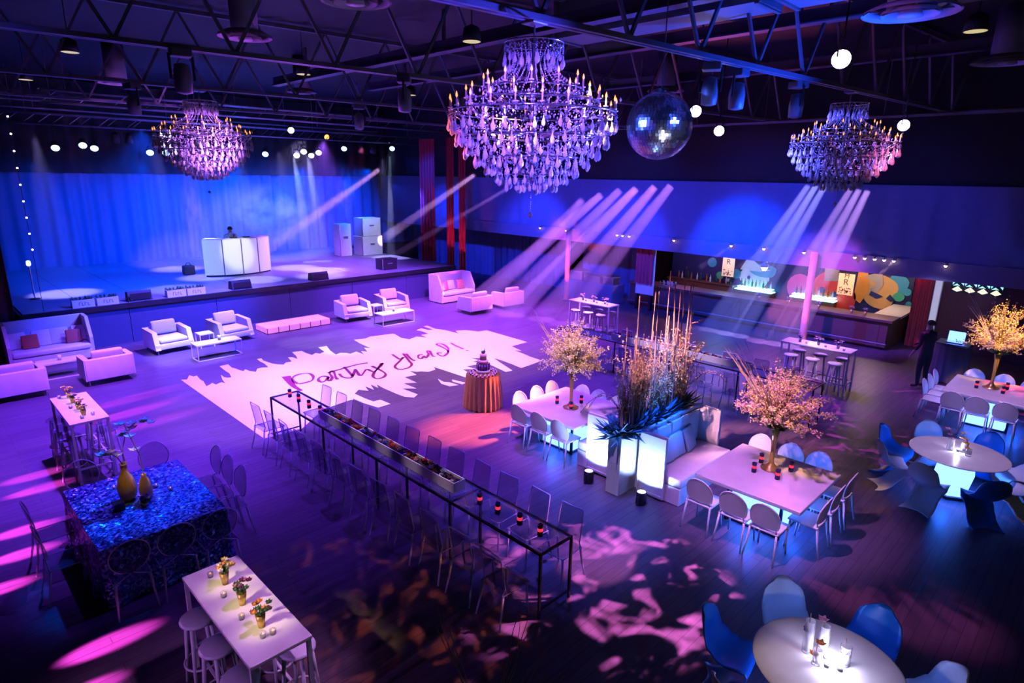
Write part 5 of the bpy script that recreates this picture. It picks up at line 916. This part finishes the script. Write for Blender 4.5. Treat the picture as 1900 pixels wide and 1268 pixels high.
# ---------------------------------------------------------------- chandeliers
def chandelier(cx,cy,zt,label,dense):
    t=thing('chandelier',label,'chandelier',(cx,cy,0),0,'crystal chandeliers'); r=random.Random(int(cx*10)); C='crystal'
    MB().tube([(0,0,zt-.02),(0,0,6.5)],.012,6).build('hanging_chain','grey_metal',t); MB().rbox(-.13,.13,-.1,.1,zt-.06,zt-.01,.02).build('ceiling_bracket','grey_metal',t); MB().tube([(0,0,6.55),(0,0,4.95)],[.02,.035],8).build('centre_stem','chrome',t,True)
    m=MB()
    for rr,z in((.34,6.47),(.58,5.98),(.78,5.84),(.97,5.72),(.80,5.45),(.55,5.22),(.32,5.02)): m.tube([(rr*math.cos(k*PI/16),rr*math.sin(k*PI/16),z) for k in range(33)],.011,5,False)
    for k in range(16): a=k*PI/8; m.tube([(.03*math.cos(a),.03*math.sin(a),5.45),(.5*math.cos(a),.5*math.sin(a),5.50),(.8*math.cos(a),.8*math.sin(a),5.60),(.97*math.cos(a),.97*math.sin(a),5.72)],.010,5); m.tube([(.03*math.cos(a),.03*math.sin(a),5.75),(.35*math.cos(a),.35*math.sin(a),5.82),(.58*math.cos(a),.58*math.sin(a),5.97)],.009,5)
    m.build('frame','chrome',t,True)
    # candles on three rings
    cn=None
    for rr,z,n,off in((.97,5.74,22,0),(.78,5.86,16,.1),(.58,6.0,12,.2)):
        for k in range(n):
            a=k*2*PI/n+off; p=(rr*math.cos(a),rr*math.sin(a),z)
            if cn is None:
                cn=MB().lathe([(.026,0),(.03,.012),(.010,.016),(.010,.085),(0,.086)],8).build('candle','candle_wax',t,True); fl=MB().lathe([(.003,.086),(.0135,.105),(.010,.125),(.001,.155)],8).build('flame_bulb','flame',cn,True); cn.location=p
            else:
                c=inst(cn,t,p); f=fl.copy(); COL.objects.link(f); f.parent=c
    pend=MB(); pend.lathe([(.0,0),(.010,-.015),(.007,-.03),(.026,-.085),(.022,-.115),(.0,-.135)],6)
    spots=[]
    for rr,z,n,L_ in((.34,6.46,22,.14),(.99,5.70,44,.10),(.90,5.55,40,.10),(.80,5.43,36,.10),(.68,5.30,32,.08),(.55,5.20,28,.08),(.43,5.10,22,.08),(.30,5.0,16,.05),(.16,4.98,9,.05)):
        for k in range(n): a=(k+.5*r.random())*2*PI/n; spots.append((rr*math.cos(a),rr*math.sin(a),z,L_*r.uniform(.6,1.1)))
    beads=MB()
    for x,y,z,L_ in spots:
        for q in range(max(2,int(L_/.022))): beads.octa((x,y,z-.012-.022*q),.0085,.010,q*.7)
    if dense:
        p0=None
        for x,y,z,L_ in spots:
            if p0 is None: p0=pend.build('crystal_pendant',C,t,False); p0.location=(x,y,z-L_)
            else: inst(p0,t,(x,y,z-L_),(0,0,x*9),.8+.4*((x*37+y*11)%1))
    else:
        big=MB()
        for x,y,z,L_ in spots: big.add([(x+px*1.15,y+py*1.15,z-L_+pz*1.1) for px,py,pz in pend.v],pend.f)
        stuff(big.build('crystal_pendant',C,t))
    # bead strands: neck, swags, body
    for k in range(30):
        a=k*2*PI/30
        for q in range(22): f=q/21; rr=.30*(1-f)**2.2+.05*(1-f)*f+.56*f**1.8+.03; z=6.42-.45*f; beads.octa((rr*math.cos(a),rr*math.sin(a),z),.010,.012,q)
    for rr,z,n,sag in((.97,5.72,22,.10),(.78,5.85,18,.09),(.58,5.97,14,.08),(.34,6.45,12,.05),(.88,5.56,20,.08),(.72,5.36,18,.06)):
        for k in range(n):
            for q in range(9): f=q/8; a=(k+f)*2*PI/n; beads.octa((rr*math.cos(a),rr*math.sin(a),z-sag*4*f*(1-f)),.009,.011,q)
    for i in range(700): f=r.random(); a=r.random()*6.283; z=5.9-.9*f; rr=(.95*(1-f)**.75+.12)*math.sqrt(r.uniform(.15,1)); beads.octa((rr*math.cos(a),rr*math.sin(a),z),r.uniform(.010,.018),r.uniform(.014,.03),a)
    stuff(beads.build('crystal_beads',C,t))
    tl=MB(); 
    for q in range(14): tl.octa((0,0,4.93-.026*q),.010,.012,q)
    tl.build('tail_strand',C,t); MB().ico((0,0,4.54),.036,1.1).build('tail_ball',C,t)
chandelier(5.6,5.29,6.72,'largest crystal chandelier hanging over the glass table, lit pink and blue',True); chandelier(5.28,14.98,6.72,'violet crystal chandelier hanging before the stage',False); chandelier(13.8,4.47,6.72,'blue crystal chandelier hanging before the bar drape',False)
# ---------------------------------------------------------------- mirror ball
t=thing('mirror_ball','large mirrored disco ball hanging beside the big chandelier','disco ball',(8.6,5.46,5.77)); MB().lathe([(.47*math.sin(PI*k/20),-.47*math.cos(PI*k/20)) for k in range(21)],28).build('core','dark_metal',t,True); m=MB()
for i in range(34):
    th=PI*(i+.5)/34; n=max(4,int(66*math.sin(th)))
    for j in range(n):
        ph=2*PI*j/n; d=Vector((math.sin(th)*math.cos(ph),math.sin(th)*math.sin(ph),math.cos(th))); d=(d+Vector((RND.uniform(-.05,.05),RND.uniform(-.05,.05),RND.uniform(-.05,.05)))).normalized() if False else d; e=Vector((-math.sin(ph),math.cos(ph),0)); g=d.cross(e); c=d*.494; w=.021; h=.0215
        ta,tb=RND.uniform(-.0016,.0016),RND.uniform(-.0016,.0016); q=[c+e*w+g*h+d*(ta+tb),c-e*w+g*h+d*(tb-ta),c-e*w-g*h-d*(ta+tb),c+e*w-g*h+d*(ta-tb)]; q2=[p-d*.018 for p in q]; m.add(q+q2,[(0,1,2,3),(4,5,1,0),(5,6,2,1),(6,7,3,2),(7,4,0,3)])
stuff(m.build('mirror_tile','mirror',t)); MB().tube([(0,0,.49),(0,0,1.75)],.01,6).build('hanging_rod','grey_metal',t); MB().lathe([(.09,.48),(.09,.53),(.03,.55)],12).build('motor_cap','dark_metal',t)
# ---------------------------------------------------------------- round air diffusers and small round lamps under the roof
def dish(x,y,z,R,label):
    t=thing('air_diffuser',label,'vent',(x,y,z)); MB().lathe([(R,0),(R*.98,.03),(R*.72,.10),(R*.70,.10),(R*.95,.0)],36,cap=False).build('outer_ring','dish_paint',t,True); MB().lathe([(R*.62,-.02),(R*.60,.02),(R*.36,.08),(R*.34,.07),(R*.58,-.03)],32,cap=False).build('middle_ring','dish_paint',t,True); MB().lathe([(0,-.05),(R*.26,-.04),(R*.22,.04),(0,.06)],24).build('centre_cone','dish_paint',t,True); m=MB()
    for k in range(4): a=k*PI/2+.4; m.tube([(0,0,.03),(R*.9*math.cos(a),R*.9*math.sin(a),.05)],.012,4)
    m.build('spoke','steel_paint',t); MB().lathe([(R*.5,.08),(R*.5,8.3-z)],20).build('duct_neck','duct',t,True)
for x,y,R,l in ((5.07,11.85,.46,'large round air diffuser lit violet above the dance floor corner'),(5.16,20.68,.52,'round air diffuser lit pink above the stage edge, left of the sofa chandelier'),(9.41,18.35,.42,'round air diffuser half hidden behind a dark column of lamps'),(10.73,2.85,.62,'large blue and violet air diffuser above the right side'),(16.04,2.42,.62,'blue air diffuser at the right edge under the roof'),(15.74,9.87,.5,'pink air diffuser behind the mirror ball'),(5.12,8.26,.50,'round air diffuser cut by the top of the picture')): dish(x,y,7.3,R,l)
def mk_roundlamp():
    t=thing('round_roof_lamp','x','lamp'); MB().lathe([(.02,.28),(.14,.22),(.175,.0),(.16,.0)],18).build('shade','black',t,True); MB().lathe([(0,-.003),(.158,-.003)],18).build('glass_disc','lens_pale',t); MB().tube([(0,0,.27),(0,0,.98)],.01,5).build('rod','black',t); return t
for x,y,l in ((7.92,9.01,'left of the big chandelier crown'),(7.76,14.99,'above the dance floor, next to the pink diffuser'),(3.3,21.89,'at the far left before the stage'),(3.24,16.07,'at the left beside the exit sign'),(12.58,2.39,'at the upper right beside the blue diffuser'),(11.8,16.2,'behind the left end of the big chandelier')): place('rl',mk_roundlamp,'pale round lamp under the dark roof '+l,(x,y,7.3),0,'round roof lamps')
t=thing('exit_sign','small red and blue lit exit box high at the upper left','sign',(1.5,13.0,6.9)); MB().box(-.18,.18,-.05,.05,0,.2).build('box','dark_metal',t); MB().box(-.16,-.02,-.056,-.05,.03,.17).build('lit_face','lit_panel_pink',t); MB().box(.02,.16,-.056,-.05,.03,.17).build('lit_face','lit_panel_pink',t); MB().tube([(0,0,.2),(0,0,1.4)],.012,5).build('rod','black',t)
# ceiling fan near the big chandelier
t=thing('ceiling_fan','three-bladed ceiling fan behind the big chandelier','fan',(10.2,9.6,7.0)); MB().lathe([(.03,.2),(.11,.16),(.13,.02),(.06,-.04),(0,-.05)],16).build('motor','steel_paint',t,True); MB().tube([(0,0,.18),(0,0,1.3)],.016,6).build('rod','steel_paint',t)
for k in range(3): a=k*2*PI/3+.3; M=Matrix.Rotation(a,4,'Z')@Matrix.Rotation(.25,4,'X'); MB().rbox(.14,.68,-.075,.075,-.006,.006,.004,M).build('blade','dish_paint',t)
# ---------------------------------------------------------------- stage lamps
def mk_par(lens,on=True):
    def mk():
        t=thing('stage_lamp','x','lamp'); h=thing('lamp_head',None,None); h.parent=t; h.location=(0,0,-.30)
        MB().lathe([(.05,.20),(.10,.17),(.115,.02),(.125,-.12),(.115,-.12),(.105,0)],16).build('housing','black',h,True); MB().lathe([(0,-.10),(.113,-.10)],16).build('lens',lens,h)
        m=MB(); m.tube([(-.15,0,-.30),(-.15,0,-.06),(.15,0,-.06),(.15,0,-.30)],.012,4); m.tube([(0,0,-.06),(0,0,.05)],.014,5); m.build('yoke','black',t); return t
    return mk
def lamp(loc,target,lens,label,group='stage lamps'):
    t=place('par'+lens,mk_par(lens),label,loc,0,group); h=[c for c in t.children if c.name.startswith('lamp_head')][0]; h.rotation_euler=(Vector(target)-(Vector(loc)+Vector((0,0,-.3)))).to_track_quat('-Z','Y').to_euler(); return t
cm=Vector((0,0,5))
SL=[(4.19,5.67,'first bright blue stage lamp from the dark stage side'),(4.94,5.78,'second bright blue stage lamp, upper of a close pair'),(5.25,5.70,'third bright blue stage lamp, lower of a close pair'),(6.89,5.62,'fourth bright blue stage lamp, left of the sofa chandelier'),(7.4,5.63,'fifth bright blue stage lamp, touching the sofa chandelier outline'),(10.98,5.71,'bright blue stage lamp just right of the sofa chandelier'),(12.28,5.70,'left lamp of the cluster of four over the stage'),(12.60,5.86,'upper left lamp of the cluster of four over the stage'),(12.92,5.72,'lower right lamp of the cluster of four over the stage'),(13.26,5.84,'right lamp of the cluster of four over the stage'),(14.46,6.05,'single bright lamp right of the cluster of four'),(16.92,6.15,'lamp above the hazy speaker stack')]
for i,(x,z,l) in enumerate(SL): 
    t=lamp((x,24.75,z+.32),(x*.72,18.5,1.5),'lens_blue' if i<6 or i>9 else 'lens_white',l); MB().tube([(0,0,.05),(0,0,6.36-(z+.32))],.012,5).build('clamp_arm','black',t)
for n,(x,y,z,l) in enumerate(((5.9,24.74,6.31,'unlit lamp right of the first blue pair'),(6.3,24.74,6.31,'unlit lamp hanging low beside the first blue pair'),(15.3,24.74,6.31,'unlit lamp left of the speaker-stack lamp'),(15.9,24.74,6.31,'unlit lamp next to the speaker-stack lamp'),(9.0,27.24,6.46,'unlit lamp on the rear truss behind the sofa chandelier'),(11.5,27.24,6.46,'unlit lamp on the rear truss behind the cluster of four'))): lamp((x,y,z),(x,y+2,2),'black_gloss',l,'unlit stage lamps')
lamp((14.38,26.1,6.86),(13,18,4),'flame','small orange lamp above the single bright stage lamp'); lamp((11.34,23.2,6.86),(9.5,18,4.5),'lens_white','white lamp on the truss above the cluster of four')
for n,(p,l) in enumerate((((9.1,3.13,6.53+.30),'large bright lamp at the upper right under the roof'),((12.2,6.9,6.35+.30),'bright lamp just right of the mirror ball'),((14.2,7.38,6.1+.3),'second bright lamp right of the mirror ball'),((15.52,3.9,6.16+.3),'bright lamp right of the bar chandelier'))):
    t=lamp(p,Vector((0,0,5))+(Vector(p)-cm)*.45+Vector((0,0,-.5)),'lens_white',l,'roof lamps'); MB().tube([(0,0,.04),(0,0,8.3-p[2])],.012,5).build('drop_rod','black',t)
for n,(x,y,l) in enumerate(((10.0,4.95,'unlit moving lamp below the joist beside the mirror ball'),(11.9,4.75,'unlit moving lamp below the joist left of the bar chandelier'),(9.2,5.0,'unlit moving lamp below the joist, nearest the mirror ball'),(3.4,10.2,'unlit lamp on the middle joist above the dance floor corner'),(7.0,9.8,'unlit lamp on the middle joist near the fan'),(4.0,15.0,'unlit lamp on the joist left of the sofa chandelier'),(9.0,14.6,'unlit lamp on the joist right of the sofa chandelier'))):
    t=place('mh',lambda:(lambda t:(MB().rbox(-.14,.14,-.12,.12,-.12,0,.02).build('base_box','steel_paint',t),MB().lathe([(.05,-.62),(.115,-.60),(.125,-.40),(.10,-.22),(.03,-.2)],16).build('head','duct',t,True),MB().tube([(-.155,0,-.08),(-.155,0,-.42),(-.11,0,-.42)],.02,5).build('yoke_arm','black',t),MB().tube([(.155,0,-.08),(.155,0,-.42),(.11,0,-.42)],.02,5).build('yoke_arm','black',t),t)[-1])(thing('moving_lamp','x','lamp')),l,(x,y,6.70),n,'moving lamps under the joists')
# ---------------------------------------------------------------- haze: lit smoke hanging in the light beams
def haze_mat(name,dens,noise=None,col=(1,1,1)):
    m=bpy.data.materials.new(name); m.use_nodes=True; N=m.node_tree.nodes; L=m.node_tree.links; N.remove(N['Principled BSDF']); v=N.new('ShaderNodeVolumeScatter'); v.inputs['Density'].default_value=dens; v.inputs['Color'].default_value=(*col,1); v.inputs['Anisotropy'].default_value=.1
    if noise:
        tc=N.new('ShaderNodeTexCoord'); nz=N.new('ShaderNodeTexNoise'); nz.inputs['Scale'].default_value=noise; nz.inputs['Detail'].default_value=3; cr=N.new('ShaderNodeMapRange'); cr.inputs['From Min'].default_value=.45; cr.inputs['From Max'].default_value=.75; cr.inputs['To Max'].default_value=dens
        gr=N.new('ShaderNodeTexGradient'); gr.gradient_type='SPHERICAL'; mu=N.new('ShaderNodeMath'); mu.operation='MULTIPLY'
        L.new(tc.outputs['Object'],nz.inputs['Vector']); L.new(tc.outputs['Object'],gr.inputs['Vector']); L.new(nz.outputs['Fac'],cr.inputs['Value']); L.new(cr.outputs['Result'],mu.inputs[0]); L.new(gr.outputs['Fac'],mu.inputs[1]); L.new(mu.outputs[0],v.inputs['Density'])
    L.new(v.outputs[0],N['Material Output'].inputs['Volume']); MAT[name]=m
haze_mat('haze_beam_air',.16); haze_mat('haze_beam_dense',.30); haze_mat('haze_stage_air',.006); haze_mat('haze_plume',3.5,2.2)
def beam(p,q,r0,r1,col,power,label,mat='haze_beam_air',back=1.2):
    """smoke-filled cone from p to q, lit by its own lamp placed behind p"""
    p,q=Vector(p),Vector(q); d=(q-p).normalized(); L_=(q-p).length
    apex=r0*L_/(r1-r0) if r1>r0+1e-3 else 12.0
    o=MB().tube([p,q],[r0,r1],20).build('haze_beam',mat); tag(o,label,'haze','light beams in the haze','stuff')
    src=p-d*min(apex,back*3); dist=(src-q).length; spot('beam_lamp',src,q,col,power,math.degrees(2*math.atan(r1/dist)),.15,.03)
LAVB=(.75,.30,1)
beam((13.39,20.5,5.15),(10.4,24.8,1.75),.17,.22,(.80,.40,1),60000,'straight lavender light beam slanting down towards the white booth')
beam((16.38,18.5,5.01),(16.9,25.6,2.0),.17,.24,(.75,.36,1),60000,'broad lavender light beam slanting down to the hazy speaker stack')
beam((17.22,17.5,4.53),(16.2,24.2,1.25),.10,.16,(.62,.26,1),32000,'thin violet light beam just right of the broad lavender one')
FAN=(((17.0,10.23,4.78),(16.2,13.6,.02),14000),((17.0,10.79,4.74),(16.2,14.6,.02),20000),((17.0,11.47,4.67),(15.85,15.8,.02),26000),((17.0,12.09,4.61),(15.8,16.4,.02),16000),((17.0,12.84,4.43),(16.3,18.4,.02),24000),((17.0,13.63,4.23),(17.9,19.0,.02),14000))
for n,(p,q,P) in enumerate(FAN):
    beam(p,q,.13,.42,(.55,.18,1),P*1.9,'violet beam of the fan falling from above the bar to the lounge, %s of six'%ORD[n])
for n,(p,q,P) in enumerate((((17.5,4.95,4.77),(19.2,6.9,.02),9000),((17.5,5.15,4.79),(19.2,7.4,.02),9000),((17.5,5.35,4.8),(19.1,7.9,.02),7000),((17.5,5.98,4.88),(19.3,8.6,.02),9000),((17.5,6.2,4.87),(19.3,9.1,.02),11000),((17.5,6.4,4.87),(19.3,9.7,.02),9000))):
    beam(p,q,.08,.30,(.60,.32,1) if n<3 else (.36,.36,1),P*3,'pale beam of the fan below the bar chandelier, %s of six'%ORD[n])
beam((12.28,25.0,5.6),(12.9,25.4,1.25),.07,.35,(.55,.62,1),5000,'pale upright beam under the left lamp of the cluster of four'); beam((12.9,25.0,5.6),(13.5,25.3,1.25),.07,.35,(.55,.62,1),5000,'pale upright beam under the right lamp of the cluster of four'); beam((16.75,24.7,5.78),(16.75,24.9,1.25),.06,.22,(.40,.62,1),6000,'narrow blue-white upright beam above the speaker stack')
for y,q,P,l in ((9.4,(19.5,10.35,2.05),260,'under the soffit lamp above the R banner'),(8.3,(19.5,9.25,2.0),260,'under the soffit lamp above the pale mural'),(4.62,(19.5,5.05,2.2),320,'under the brightest soffit lamp over the tan mural')):
    beam((19.55,y,2.84),q,.03,.11,(1,.55,.45),P,'small warm beam '+l,'haze_beam_dense',.1)
def plume(c,s,label,mat='haze_plume',seed=0):
    m=MB(); m.lathe([(math.sin(k*PI/10),-math.cos(k*PI/10)) for k in range(11)],20); o=m.build('smoke_plume',mat,None,True); o.location=c; o.scale=s; tag(o,label,'smoke',None,'stuff'); return o
plume((8.5,26.2,3.3),(.42,.4,1.7),'tall violet smoke plume rising beside the white booth'); plume((12.3,27.4,3.1),(1.9,.9,1.5),'wide lavender smoke cloud under the cluster of four stage lamps',seed=2); plume((15.9,27.2,4.0),(.5,.4,1.5),'reddish smoke plume right of the stage lamps',seed=4)
spot('smoke_light',(8.0,23.2,6.3),(8.5,26.2,3.3),(.62,.40,1),2600,34,.6); spot('smoke_light',(12.0,23.4,6.4),(12.3,27.4,3.0),(.58,.46,1),3000,52,.6); spot('smoke_light_red',(15.0,24.0,6.3),(15.9,27.2,4.0),(1,.15,.3),700,30,.6)
o=MB().box(2.3,19.2,20.9,29.9,1.3,6.2).build('stage_haze','haze_stage_air'); tag(o,'thin blue haze filling the air above the stage','haze',None,'stuff')
